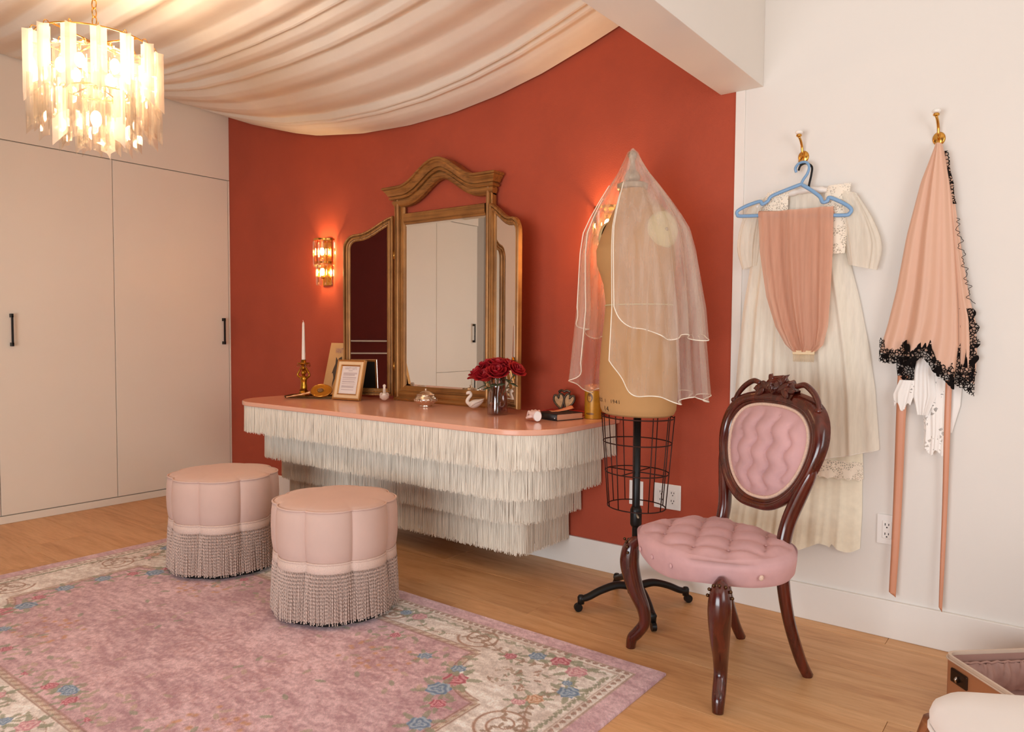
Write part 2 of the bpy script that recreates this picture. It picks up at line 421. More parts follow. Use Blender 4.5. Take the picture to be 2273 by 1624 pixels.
def fringe(pts, z1, z0, step, w, name, seed, jit=0.009):
    r = random.Random(seed); mb = MB()
    segs = [(Vector(pts[i]), Vector(pts[i+1])) for i in range(len(pts)-1)]
    L = [(b-a).length for a, b in segs]; tot = sum(L); s = 0.0; i = 0; acc = 0.0
    while s < tot:
        while i < len(L)-1 and acc+L[i] < s: acc += L[i]; i += 1
        a, b = segs[i]; t = (s-acc)/max(L[i], 1e-6); d = (b-a).normalized(); nn = Vector((d.y, -d.x)); p = a+(b-a)*t
        for layer in range(2):
            off = nn*(0.003*layer + r.uniform(-0.001, 0.0015)); sh = d*(r.uniform(-0.5, 0.5)*step)
            q = p+off+sh; lean = d*r.gauss(0, 0.0035)+nn*r.uniform(-0.001, 0.003); zb = z0+r.uniform(-jit, jit)+(0.004 if layer == 0 else 0)
            if r.random() < 0.03: zb += r.uniform(0.005, 0.02)
            hw = w*r.uniform(0.8, 1.2)/2
            A = q-d*hw; B = q+d*hw; C = q+nn*hw*1.2; e = q+lean
            A2 = e-d*hw; B2 = e+d*hw; C2 = e+nn*hw*1.2
            mb.add([(A.x,A.y,z1),(C.x,C.y,z1),(B.x,B.y,z1),(A2.x,A2.y,zb),(C2.x,C2.y,zb),(B2.x,B2.y,zb)], [(0,1,4,3),(1,2,5,4)])
        s += step
    o = mb.build(name, m_fringe, van, smooth=True, recalc=False); o['kind'] = 'stuff'; return o
tiers = [(-3.908, -1.72, -0.678, 0.225, 0.724, 0.578), (-3.82, -1.80, -0.60, 0.22, 0.60, 0.428), (-3.785, -1.912, -0.475, 0.15, 0.45, 0.29), (-3.72, -1.978, -0.41, 0.035, 0.31, 0.133)]
for k, (x0, x1, yf, rr, z1, z0) in enumerate(tiers):
    MB().prism(rrect(x0+0.006, x1-0.006, yf+0.006, rr, 10, -0.018), lambda u, v, w: (u, v, w), z0+0.03, z1+0.02 if k else z1).build('shelf_tier', m_core, van, smooth=False)
    fringe(rrect(x0, x1, yf, rr, 10, -0.018), z1, z0, 0.0022, 0.0026, 'fringe', 11+k)

# ------------------------------------------------------------------ gilt three-fold dressing mirror
gilt = mat_gilt('antique_gilt', (172,120,64), (112,72,36), streak=(60,60,1.2))
gilt2 = mat_gilt('antique_gilt_rail', (160,108,54), (110,72,36), streak=(1.2,60,60))
m_mirror, nt, b, out = nodes('mirror_glass')
b.inputs['Metallic'].default_value = 1.0; b.inputs['Roughness'].default_value = 0.015; b.inputs['Base Color'].default_value = (0.80,0.78,0.74,1)
mir = thing('dressing_mirror', 'gilt three-fold dressing mirror with an arched crest, standing on the vanity', 'mirror', (-2.815, -0.022, zt+0.001))
def molding(path, prof, closed=True, m=None, mb=None, flip=1):
    """sweep profile (o outward, d depth) along a planar path of (u, v); returns rings in (u, v, d)"""
    n = len(path); rings = []
    P = [Vector(p) for p in path]
    for i in range(n):
        if closed: a, b_ = P[i-1], P[(i+1) % n]
        else: a, b_ = P[max(i-1, 0)], P[min(i+1, n-1)]
        t1 = (P[i]-a); t2 = (b_-P[i])
        t1 = t1.normalized() if t1.length > 1e-9 else t2.normalized(); t2 = t2.normalized() if t2.length > 1e-9 else t1
        n1 = Vector((t1.y, -t1.x)); n2 = Vector((t2.y, -t2.x)); nn = n1+n2; nn = nn/max(nn.length_squared, 0.3)*2 if nn.length > 1e-6 else n1
        rings.append([(P[i].x+nn.x*o*flip, P[i].y+nn.y*o*flip, d) for o, d in prof])
    return rings
# profile of the stiles: from the outer edge to the glass
PRF = [(0.0,0.0),(0.0,0.026),(0.003,0.031),(0.009,0.031),(0.012,0.026),(0.0125,0.018),(0.0165,0.018),(0.017,0.026),(0.022,0.035),(0.029,0.038),(0.035,0.035),(0.039,0.028),(0.0395,0.016),(0.0435,0.016),(0.044,0.021),(0.050,0.021),(0.0505,0.013),(0.058,0.011),(0.064,0.004)]
hw, zb_, zs = 0.368, 0.0, 1.235
for s in (-1, 1):                                     # stiles
    rows = []
    for z in (0.0, 0.3, 0.6, 0.9, zs-0.05):
        rows.append([(s*(hw-o), -d-0.004, z) for o, d in PRF]+[(s*(hw-0.064), 0.0, z), (s*hw, 0.0, z)])
    MB().grid(rows, closev=True).build('stile', gilt, mir, smooth=True, auto=30)
rows = []
for x in np.linspace(-0.306, 0.306, 7):
    rows.append([(x, -0.002, 1.022), (x, -0.012, 1.022), (x, -0.016, 1.034), (x, -0.020, 1.036), (x, -0.022, 1.082), (x, -0.014, 1.086), (x, 0.0, 1.086), (x, 0.0, 1.022)])
MB().grid(rows, closev=True).build('top_rail', gilt2, mir, smooth=True, auto=40)
rows = []
for x in np.linspace(-0.366, 0.366, 7):
    rows.append([(x, 0.0, 0.0), (x, -0.040, 0.0), (x, -0.044, 0.010), (x, -0.040, 0.022), (x, -0.034, 0.026), (x, -0.038, 0.040), (x, -0.034, 0.050), (x, -0.024, 0.056), (x, -0.024, 0.066), (x, -0.016, 0.074), (x, -0.010, 0.086), (x, 0.0, 0.086)])
MB().grid(rows, closev=True).build('bottom_rail', gilt2, mir, smooth=True, auto=40)
# glass with a bevelled border
def glass_panel(pts, y, bevel_w, name='mirror_glass', to3=None):
    pts = [Vector(p) for p in pts]; n = len(pts); ins = []
    for i in range(n):
        t1 = (pts[i]-pts[i-1]).normalized(); t2 = (pts[(i+1) % n]-pts[i]).normalized()
        nn = Vector((t1.y, -t1.x))+Vector((t2.y, -t2.x)); nn = nn/max(nn.length_squared, 0.3)*2
        ins.append(pts[i]-nn*bevel_w)
    mb = MB(); A = [to3(p.x, p.y, y+0.0012) for p in pts]; B = [to3(p.x, p.y, y) for p in ins]
    mb.add(A+B, [(i, (i+1) % n, n+(i+1) % n, n+i) for i in range(n)])
    mb.add(B, [tuple(range(n))]); return mb.build(name, m_mirror, mir, smooth=False)
glass_panel([(-0.306, 0.082), (0.306, 0.082), (0.306, 1.024), (-0.306, 1.024)], -0.0075, 0.014, to3=lambda u, v, w: (u, w, v))
MB().box(-0.31, 0.31, -0.004, 0.0, 0.08, 1.03).build('back_board', M('mirror_back', (70,45,28), 0.8), mir, smooth=False)
# arched crest
path = []
for u in np.linspace(-0.368, 0.368, 49):
    bell = 0.5+0.5*math.cos(PI*u/0.29) if abs(u) < 0.29 else 0.0
    path.append((u, 1.238-0.004*(abs(u)/0.368)+0.120*bell))
CPR = [(0.0,0.0),(0.0,0.078),(-0.004,0.083),(-0.014,0.083),(-0.016,0.074),(-0.022,0.074),(-0.030,0.066),(-0.044,0.058),(-0.050,0.056),(-0.0505,0.044),(-0.057,0.044),(-0.0575,0.052),(-0.064,0.053),(-0.070,0.048),(-0.0705,0.034),(-0.079,0.034),(-0.0795,0.040),(-0.092,0.037),(-0.104,0.030),(-0.110,0.022),(-0.112,0.0)]
rows = [];
for i, (u, v) in enumerate(path):
    # ends flare out with the crown (mitred returns)
    row = []
    for o, d in CPR:
        du = 0
        if i == 0: du = -max(0, d-0.030)
        if i == len(path)-1: du = max(0, d-0.030)
        # normal of the curve
        a, b_ = Vector(path[max(i-1,0)]), Vector(path[min(i+1, len(path)-1)]); t = (b_-a).normalized(); nx, nz = -t.y*0.35, 1.0
        row.append((u+du+(-nx*0 if i in (0, len(path)-1) else nx*o), -d-0.004, v+o))
    rows.append(row)
mb = MB().grid(rows)
for r_, s in ((rows[0], -1), (rows[-1], 1)):
    # returned ends running back to the wall
    mb.grid([r_, [(p[0], 0.0, p[2]) for p in r_]])
mb.build('arched_crest', gilt2, mir, smooth=True, auto=30)
for s in (-1, 1):                                     # wings, hinged forward
    wing_o = bpy.data.objects.new('side_wing', None); COL.objects.link(wing_o); wing_o.parent = mir
    wing_o.location = (s*0.372, -0.032, 0.024); wing_o.rotation_euler = (0, 0, s*-math.radians(24))
    W = 0.315
    out_ = [(0.0, 0.0), (W, 0.0)]
    for k in range(9):
        a = (PI/2)*k/8; out_.append((W-0.085+0.085*math.cos(a), 0.865+0.085*math.sin(a)))
    for k in range(1, 9):
        t = k/8; out_.append(((W-0.085)*(1-t), 0.950+0.10*(t*t*(3-2*t))*0.75+0.025*t*t))
    prof = [(0.0,0.0),(0.0,0.020),(-0.004,0.025),(-0.010,0.025),(-0.013,0.020),(-0.0135,0.012),(-0.017,0.012),(-0.0175,0.020),(-0.023,0.024),(-0.029,0.021),(-0.0295,0.012),(-0.033,0.012),(-0.037,0.010),(-0.042,0.004)]
    rings = molding(out_, prof)
    R3 = [[(s*p[0], -p[2], p[1]) for p in ring] for ring in rings]
    fr = MB().grid(R3, closeu=True); fr.add([(s*p[0], 0.0, p[1]) for p in out_], [tuple(range(len(out_)))])
    fr.build('wing_frame', gilt, wing_o, smooth=True, auto=30)
    inner = [r_[-1] for r_ in rings]
    g = MB().add([(s*p[0], -0.006, p[1]) for p in inner], [tuple(range(len(inner)))]).build('wing_glass', m_mirror, wing_o, smooth=False)
    for z in (0.15, 0.8): MB().tube([(0.0, -0.002, z), (0.0, -0.002, z+0.05)], 0.006, 8).build('hinge', m_brass, wing_o)

# ------------------------------------------------------------------ crystal wall sconces
m_crystal = clear_glass('cut_crystal', (255,246,232), 0.22, 0.04)
m_bulb = glow('warm_bulb', (255,214,150), 60)
def rod_mesh(ln, r, n=8):
    mb = MB(); mb.lathe([(r*0.55, 0.0), (r, -0.010), (r, -(ln-0.016)), (r*0.5, -ln)], n); return mb
def sconce(loc, label):
    t = thing('wall_sconce', label, 'sconce', loc, 0, 'crystal sconces on the red wall')
    MB().box(-0.045, 0.045, -0.008, 0.0, -0.29, 0.01).build('back_plate', m_brass, t, smooth=False, bevel=0.003)
    for z, R, nm in ((0.0, 0.083, 'upper_ring'), (-0.145, 0.066, 'lower_ring')):
        rg = MB(); pts = [(R*math.cos(a), -0.012-R*1.0*math.sin(a), z) for a in np.linspace(0, PI, 25)]
        rg.grid([[(p[0]*0.93, p[1]*0.93, z-0.006), (p[0], p[1], z-0.006), (p[0], p[1], z+0.006), (p[0]*0.93, p[1]*0.93, z+0.006)] for p in pts], closev=True)
        rg.build(nm, m_brass, t, smooth=False)
    for z, R, n, ln, rr in ((-0.008, 0.078, 11, 0.165, 0.0078), (-0.155, 0.061, 9, 0.135, 0.0078)):
        src = None
        for k in range(n):
            a = PI*(k+0.0)/(n-1)
            p = (R*math.cos(a), -0.012-R*math.sin(a), z)
            if src is None:
                src = rod_mesh(ln, rr, 6).build('crystal_rod', m_crystal, t, smooth=False, loc=p, rot=(0, 0, a))
            else:
                c = src.copy(); COL.objects.link(c); c.parent = t; c.location = p; c.rotation_euler = (0, 0, a)
    for i, z in enumerate((-0.075, -0.205)):
        MB().sphere((0, -0.045, z), 0.014, 12, 8, (1, 1, 1.7)).build('bulb', m_bulb, t)
        MB().lathe([(0.011, -0.045), (0.011, -0.022)], 10, (0, -0.045, z)).build('lamp_holder', m_brass, t)
        point_light('bulb_light', (0, -0.047, z), 12.0, (1.0, 0.60, 0.25), 0.018, t)
    return t
sconce((-3.855, -0.001, 1.735), 'lit crystal wall sconce left of the gilt mirror, above the candle')
sconce((-1.76, -0.001, 1.735), 'lit crystal wall sconce behind the veiled dress form')

# ------------------------------------------------------------------ chandelier of prism rods
m_frost, nt, b, out = nodes('frosted_prism'); nt.nodes.remove(b)
di = N(nt, 'ShaderNodeBsdfDiffuse'); di.inputs[0].default_value = lin((235,225,215)); tl = N(nt, 'ShaderNodeBsdfTranslucent'); tl.inputs[0].default_value = lin((225,212,200))
tp = N(nt, 'ShaderNodeBsdfTransparent'); x1 = N(nt, 'ShaderNodeMixShader'); x1.inputs[0].default_value = 0.6; x2 = N(nt, 'ShaderNodeMixShader'); x2.inputs[0].default_value = 0.62
nt.links.new(di.outputs[0], x1.inputs[1]); nt.links.new(tl.outputs[0], x1.inputs[2]); nt.links.new(tp.outputs[0], x2.inputs[1]); nt.links.new(x1.outputs[0], x2.inputs[2]); nt.links.new(x2.outputs[0], out.inputs[0])
m_prism, nt, b, out = nodes('etched_prism'); nt.nodes.remove(b)
di = N(nt, 'ShaderNodeBsdfTranslucent'); di.inputs[0].default_value = lin((245,236,226)); tp = N(nt, 'ShaderNodeBsdfTransparent'); tp.inputs[0].default_value = (0.98,0.96,0.93,1)
gl = N(nt, 'ShaderNodeBsdfGlossy'); gl.inputs['Roughness'].default_value = 0.05; gl.inputs[0].default_value = (1,0.97,0.93,1)
x1 = N(nt, 'ShaderNodeMixShader'); x1.inputs[0].default_value = 0.03; x2 = N(nt, 'ShaderNodeMixShader'); x2.inputs[0].default_value = 0.17
nt.links.new(tp.outputs[0], x1.inputs[1]); nt.links.new(di.outputs[0], x1.inputs[2]); nt.links.new(x1.outputs[0], x2.inputs[1]); nt.links.new(gl.outputs[0], x2.inputs[2]); nt.links.new(x2.outputs[0], out.inputs[0])
CH = (-2.91, -1.815, 0)
ch = thing('chandelier', 'lit chandelier of frosted and clear glass prism rods hanging on a brass chain', 'chandelier', CH)
def star_prism(ln, R, cut=0.03, r0=0.38):
    """four-pointed star section, obliquely cut lower end"""
    mb = MB(); n = 8; A = []; B = []
    for k in range(n):
        a = 2*PI*k/n; rr = R if k % 2 == 0 else R*r0
        x, y = rr*math.cos(a), rr*math.sin(a); A.append((x, y, 0)); B.append((x, y, -ln - x*cut/R))
    mb.add(A+B, [tuple(range(n))[::-1], tuple(range(n, 2*n))]+[(i, (i+1) % n, n+(i+1) % n, n+i) for i in range(n)])
    return mb
src = {}
def prism_at(kind, ang, R, z, ln, mat):
    key = (kind, round(ln, 3)); p = (R*math.cos(ang), R*math.sin(ang), z)
    if key not in src:
        o = star_prism(ln, 0.0255).build(kind, mat, ch, smooth=False, loc=p, rot=(0, 0, ang)); src[key] = o
    else:
        o = src[key].copy(); COL.objects.link(o); o.parent = ch; o.location = p; o.rotation_euler = (0, 0, ang)
    hk = src.get('hook')
    if hk is None:
        h = MB().tube([(0, 0, -0.004), (0, 0, 0.008), (-0.006, 0, 0.018), (-0.016, 0, 0.018), (-0.022, 0, 0.010)], 0.0016, 5)
        src['hook'] = h.build('prism_hook', m_brass, ch, loc=p, rot=(0, 0, ang))
    else:
        c = hk.copy(); COL.objects.link(c); c.parent = ch; c.location = p; c.rotation_euler = (0, 0, ang)
for k in range(14):
    a = 2*PI*k/14+0.1
    prism_at('frosted_prism', a, 0.205, 2.195, 0.195, m_frost)
    prism_at('clear_prism', a+PI/14, 0.190, 2.14, 0.235, m_prism)
    prism_at('clear_prism', a+0.05, 0.197, 2.045, 0.165, m_prism)
for k in range(9):
    a = 2*PI*k/9+0.3
    prism_at('clear_prism' if k % 3 else 'frosted_prism', a, 0.115, 2.02, 0.18, m_prism if k % 3 else m_frost)
for k in range(5):
    a = 2*PI*k/5
    prism_at('clear_prism', a, 0.055, 2.0, 0.17, m_prism)
for nm, R, z in (('outer_ring', 0.188, 2.205), ('outer_ring', 0.175, 2.145), ('inner_ring', 0.103, 2.028)):
    MB().tube([(R*math.cos(2*PI*k/40), R*math.sin(2*PI*k/40), z) for k in range(40)], 0.003, 6, closed=True).build(nm, m_brass, ch)
for k in range(4):
    a = PI/2*k+0.4
    MB().tube([(0, 0, 2.205), (0.188*math.cos(a), 0.188*math.sin(a), 2.205)], 0.0035, 6).build('frame_spoke', m_brass, ch)
    MB().tube([(0, 0, 2.06), (0.103*math.cos(a), 0.103*math.sin(a), 2.028)], 0.003, 6).build('frame_spoke', m_brass, ch)
MB().tube([(0, 0, 2.04), (0, 0, 2.235)], 0.008, 10).build('stem', m_brass, ch)
def ring_path(r, c, ax, n=16, ey=1.0):
    P = []
    for k in range(n):
        a = 2*PI*k/n; u, v = r*math.cos(a), r*ey*math.sin(a)
        P.append((c[0]+u*math.cos(ax), c[1]+u*math.sin(ax), c[2]+v))
    return P
MB().tube(ring_path(0.018, (0, 0, 2.253), -0.65, 20), 0.002, 6, closed=True).build('hanging_loop', m_brass, ch)
z = 2.285
for k in range(13):
    MB().tube(ring_path(0.0095, (0, 0, z), 0.4+PI/2*(k % 2), 14, 1.9), 0.0022, 5, closed=True).build('chain_link', m_brass, ch); z += 0.031
MB().lathe([(0.004, -0.05), (0.03, -0.045), (0.055, -0.01), (0.06, 0.0)], 20, (0, 0, 2.775)).build('ceiling_rose', m_brass, ch)
m_bulb2 = glow('chandelier_bulb', (255,228,190), 16)
bm_ = None
for k in range(6):
    a = 2*PI*k/6+0.2; p = (0.11*math.cos(a), 0.11*math.sin(a), 2.105)
    MB().sphere(p, 0.017, 10, 8, (1, 1, 1.6)).build('bulb', m_bulb2, ch)
    MB().tube([(p[0]*0.2, p[1]*0.2, 2.20), (p[0]*0.7, p[1]*0.7, 2.19), (p[0], p[1], 2.17), (p[0], p[1], 2.14)], 0.004, 6).build('lamp_arm', m_brass, ch)
    if k % 2 == 0: point_light('bulb_light', p, 8.0, (1.0, 0.72, 0.46), 0.03, ch)
MB().sphere((0, 0, 1.93), 0.019, 10, 8, (1, 1, 1.6)).build('bulb', m_bulb2, ch)
point_light('bulb_light', (0, 0, 1.93), 8.0, (1.0, 0.72, 0.46), 0.03, ch)
# ------------------------------------------------------------------ rug: woven pattern held in the mesh's own colour layer
def rug():
    L_, W_ = 2.87, 1.65; st = 0.0042
    nu, nv = int(L_/st)+1, int(W_/st)+1
    U, V = np.meshgrid(np.linspace(0, L_, nu), np.linspace(0, W_, nv))
    C = np.zeros((nv, nu, 3)); S_ = lambda c: np.array(c, float)
    r = np.random.default_rng(3)
    def blur_noise(cell, an=1.0):
        a = r.random((int(W_/cell)+3, int(L_/cell)+3)); x = U/cell/an; y = V/cell; xi = x.astype(int); yi = y.astype(int); fx = x-xi; fy = y-yi
        fx = fx*fx*(3-2*fx); fy = fy*fy*(3-2*fy)
        return (a[yi, xi]*(1-fx)+a[yi, xi+1]*fx)*(1-fy)+(a[yi+1, xi]*(1-fx)+a[yi+1, xi+1]*fx)*fy
    mot = 0.34*blur_noise(0.013, 2.6)+0.16*blur_noise(0.03, 2.0)+0.30*blur_noise(0.0085)+0.20*blur_noise(0.16)
    big = blur_noise(0.4)
    E_ = np.minimum(np.minimum(U, L_-U), np.minimum(V, W_-V))        # distance to the edge
    qu = np.minimum(U, L_-U); qv = np.minimum(V, W_-V)               # folded into one quarter
    t = np.clip((mot-0.30)/0.4, 0, 1)[..., None]
    C[:] = S_((190,146,152))*(1-t)+S_((224,190,195))*t
    C += ((big-0.5)*14)[..., None]
    cream = S_((222,206,196))*(1-t)+S_((250,242,235))*t
    def put(mask, col, a=1.0):
        mask = np.clip(mask, 0, 1)[..., None]*a; C[:] = C*(1-mask)+(S_(col) if not isinstance(col, np.ndarray) or col.ndim == 1 else col)*mask
    def soft(d, wdt): return np.clip(1-np.abs(d)/wdt, 0, 1)
    fd = np.minimum(qu-0.37, qv-0.275)                               # distance inside the field's own edge
    border = (fd < 0)
    # corner medallions bite into the field
    med = ((qu-0.35)/0.25)**2+((qv-0.31)/0.24)**2
    inner = border | (med < 1.0)
    put(inner.astype(float), cream)
    # edge lines of the field (double line with small ticks)
    ed = np.where(med < 1.0, 9, np.abs(fd)); ed2 = np.where(fd < 0, 9, np.abs(np.sqrt(med)-1)*0.24)
    dl = np.minimum(ed, ed2)
    put(soft(dl, 0.016), (206,184,160), 0.9); put(soft(np.abs(dl-0.013), 0.005), (150,104,84), 0.85)
    put(((np.sin((U+V)*150) > 0.3) & (dl < 0.008)).astype(float), (160,118,96), 0.6)
    # outer bands
    put((E_ < 0.072).astype(float), S_((206,162,170))*(1-t)+S_((230,196,202))*t)
    put(soft(np.abs(E_-0.078), 0.005), (158,112,92), 0.9); put(soft(np.abs(E_-0.112), 0.004), (166,126,104), 0.7)
    put(((np.sin((U-V)*105)*np.sin((U+V)*105) > 0.15) & (E_ > 0.084) & (E_ < 0.108)).astype(float), (158,116,98), 0.75)
    put(((np.sin(U*70)*np.cos(V*70) > 0.25) & (E_ > 0.118) & (E_ < 0.15)).astype(float)*(mot > 0.42), (160,150,122), 0.55)
    def stamp(u, v, rad, fn):
        for su in (0, 1):
            for sv in (0, 1):
                uu = L_-u if su else u; vv = W_-v if sv else v
                i0, i1 = max(0, int((vv-rad)/st)), min(nv, int((vv+rad)/st)+2); j0, j1 = max(0, int((uu-rad)/st)), min(nu, int((uu+rad)/st)+2)
                if i0 >= i1 or j0 >= j1: continue
                du = (U[i0:i1, j0:j1]-uu)*(-1 if su else 1); dv = (V[i0:i1, j0:j1]-vv)*(-1 if sv else 1)
                a, col = fn(du, dv); a = np.clip(a, 0, 1)[..., None]
                C[i0:i1, j0:j1] = C[i0:i1, j0:j1]*(1-a)+col*a
    def flower(u, v, rad, c1, c2, petals=7, ph=0.0, leaf=True):
        if leaf:
            for k in range(6):
                an = k*1.047+ph; leafs(u+math.cos(an)*rad*1.25, v+math.sin(an)*rad*1.25, rad*0.75, an, (150,150,122))
        def fn(du, dv):
            d = np.hypot(du, dv)/rad; an = np.arctan2(dv, du); sc = 1-0.18*np.abs(np.sin(an*petals/2+ph))
            a = (d < sc)*0.93; k = (0.5+0.5*np.sin(d*13+np.sin(an*3+ph)*2.2+an))[..., None]
            return a, S_(c1)*(1-k)+S_(c2)*k
        stamp(u, v, rad, fn)
    def leafs(u, v, ln, an, col, wd=0.34):
        ca, sa = math.cos(an), math.sin(an)
        def fn(du, dv):
            x = du*ca+dv*sa; y = -du*sa+dv*ca; a = ((x/ln)**2+(y/(ln*wd))**2 < 1)*0.75
            return a, np.broadcast_to(S_(col), du.shape+(3,))
        stamp(u, v, ln, fn)
    def dot(u, v, rad, col):
        def fn(du, dv): return np.clip(1.4-1.4*np.hypot(du, dv)/rad, 0, 0.9), np.broadcast_to(S_(col), du.shape+(3,))
        stamp(u, v, rad, fn)
    def curve(pts, w0, w1, col, leafy=0, lcol=(160,128,104)):
        n = len(pts)
        for i, (u, v) in enumerate(pts):
            dot(u, v, w0+(w1-w0)*i/n, col)
            if leafy and i % leafy == 0 and i:
                a = math.atan2(v-pts[i-1][1], u-pts[i-1][0])
                for s in (-1, 1): leafs(u+0.012*math.cos(a+s), v+0.012*math.sin(a+s), 0.016, a+s*0.9, lcol, 0.4)
    def spiral(u, v, r0, turns, a0, sgn=1, leafy=23):
        pts = []
        for k in range(int(70*turns)):
            a = a0+sgn*k/70*2*PI; rr = r0*(1-0.82*k/(70*turns)); pts.append((u+rr*math.cos(a), v+rr*math.sin(a)))
        curve(pts, 0.0075, 0.0035, (172,128,104), leafy)
    brown = (168,124,100); grn = (152,150,124)
    RED, PNK, BLU, ORG = ((176,70,88),(222,160,166)), ((206,132,142),(236,196,198)), ((96,124,160),(176,192,206)), ((196,132,92),(232,204,178))
    # scrolls in the border
    spiral(0.669, 0.175, 0.085, 2.0, 0.4, 1); spiral(0.226, 0.60, 0.090, 2.0, 1.2, -1)
    spiral(1.10, 0.205, 0.06, 1.7, 3.4, -1)
    curve([(0.30+0.5*k/60, 0.185+0.05*math.sin(k/60*PI*1.6)) for k in range(60)], 0.006, 0.004, brown, 5)
    curve([(0.19+0.05*math.sin(k/60*PI*1.6), 0.30+0.4*k/60) for k in range(60)], 0.006, 0.004, brown, 5)
    curve([(0.75+0.65*k/70, 0.20+0.035*math.sin(k/70*PI*3)) for k in range(70)], 0.005, 0.004, brown, 6, grn)
    # sprays in the corner medallion
    rr = random.Random(5)
    for k in range(46):
        a = rr.uniform(0, 2*PI); q = rr.uniform(0.0, 0.10); leafs(0.37+q*math.cos(a)*1.2, 0.325+q*math.sin(a), rr.uniform(0.010, 0.019), rr.uniform(0, PI), rr.choice([grn, grn, brown, (176,152,130)]))
    for k in range(60):                                    # leaf chains along the outer border
        leafs(0.16+k*0.021, 0.135+0.006*(k % 2), 0.014, 0.5 if k % 2 else -0.5, grn); leafs(0.135+0.006*(k % 2), 0.16+k*0.021*0.6, 0.014, 1.1 if k % 2 else 2.0, grn)
    for u, v, rad, c in ((0.325,0.153,0.040,RED), (0.239,0.185,0.042,PNK), (0.184,0.319,0.040,BLU), (0.524,0.476,0.046,RED), (0.523,0.557,0.046,BLU), (0.424,0.745,0.040,BLU), (0.46,0.628,0.030,RED),
                         (0.724,0.414,0.030,BLU), (0.487,0.227,0.026,RED), (0.413,0.168,0.034,BLU), (0.937,0.352,0.024,RED), (1.066,0.17,0.028,BLU), (0.994,0.167,0.036,PNK), (0.566,0.413,0.030,BLU),
                         (0.274,0.463,0.026,PNK), (0.243,0.421,0.032,ORG), (1.30,0.20,0.036,PNK), (1.38,0.165,0.026,BLU), (1.42,0.36,0.03,BLU), (1.36,0.335,0.028,RED), (1.2,0.325,0.018,RED), (0.22,0.27,0.020,BLU)):
        flower(u, v, rad, c[0], c[1], 7, rr.uniform(0, 3))
    for k in range(26):                                    # small orange blossoms and sprigs in the field
        dot(rr.uniform(0.72, 1.0), rr.uniform(0.42, 0.62), 0.013, (206,150,112))
    for k in range(60):
        u = rr.uniform(0.55, 1.43); v = rr.uniform(0.32, 0.46) if rr.random() < 0.6 else rr.uniform(0.3, 0.8)
        leafs(u, v, 0.02, rr.uniform(0, PI), rr.choice([(178,160,138), grn, (196,170,150)]), 0.45)
    # soft ghost swirls woven tone on tone in the field
    for k in range(34):
        u, v = rr.uniform(0.72, 1.43), rr.uniform(0.42, 0.82); R0 = rr.uniform(0.03, 0.07)
        def fn(du, dv, R0=R0):
            d = np.hypot(du, dv)/R0; an = np.arctan2(dv, du); return (np.sin(d*14+an*1.0) > 0.4)*(d < 1)*0.22, np.broadcast_to(S_((176,120,118)), du.shape+(3,))
        stamp(u, v, R0, fn)
    C *= (0.95+0.10*r.random((nv, nu, 1)))
    C *= (0.93+0.14*mot)[..., None]
    C = np.clip(C, 0, 255)/255.0; lc = np.where(C <= 0.04045, C/12.92, ((C+0.055)/1.055)**2.4)
    x = -3.93+U; y = -0.82-V; edge_drop = np.where(E_ < 0.004, 0.003, 0.0); z = 0.0105-edge_drop+0.0012*(mot-0.5)
    me = bpy.data.meshes.new('area_rug')
    verts = np.stack([x, y, z], -1).reshape(-1, 3)
    ii, jj = np.meshgrid(np.arange(nv-1), np.arange(nu-1), indexing='ij'); a = (ii*nu+jj).ravel()
    faces = np.stack([a, a+nu, a+nu+1, a+1], -1)
    per = list(range(0, nu))+[(k+1)*nu-1 for k in range(1, nv)]+[(nv-1)*nu+k for k in range(nu-2, -1, -1)]+[k*nu for k in range(nv-2, 0, -1)]
    low = verts[per].copy(); low[:, 2] = 0.0005; b0 = len(verts); verts = np.vstack([verts, low]); m_ = len(per)
    side = np.array([[per[k], b0+k, b0+(k+1) % m_, per[(k+1) % m_]] for k in range(m_)])[:, ::-1]
    F_ = np.vstack([faces, side])
    me.vertices.add(len(verts)); me.vertices.foreach_set('co', verts.ravel())
    me.loops.add(F_.size); me.loops.foreach_set('vertex_index', F_.ravel().astype(np.int32))
    me.polygons.add(len(F_)); me.polygons.foreach_set('loop_start', np.arange(0, F_.size, 4, dtype=np.int32))
    me.update(calc_edges=True)
    cols = np.ones((len(verts), 4)); cols[:b0, :3] = lc.reshape(-1, 3); cols[b0:, :3] = lc.reshape(-1, 3)[per]
    at = me.color_attributes.new('woven', 'FLOAT_COLOR', 'POINT'); at.data.foreach_set('color', cols.ravel())
    m, nt, b, out = nodes('woven_rug_pile'); an = nt.nodes.new('ShaderNodeAttribute'); an.attribute_name = 'woven'
    v = coords(nt, (1, 1, 1)); n1 = noise(nt, v, 260, 3, 0.7); k = ramp(nt, n1, [(0.3, (0.82,0.82,0.82,1)), (0.7, (1.08,1.08,1.08,1))])
    nt.links.new(mixc(nt, 1.0, an.outputs['Color'], k, 'MULTIPLY'), b.inputs['Base Color'])
    b.inputs['Roughness'].default_value = 0.85; b.inputs['Specular IOR Level'].default_value = 0.15; b.inputs['Sheen Weight'].default_value = 0.25
    bump(nt, b, n1, 0.35, 0.003)
    me.materials.append(m); o = bpy.data.objects.new('area_rug', me); COL.objects.link(o)
    return tag(o, 'pink floral rug with a cream scroll border on the wooden floor', 'rug')
rug()

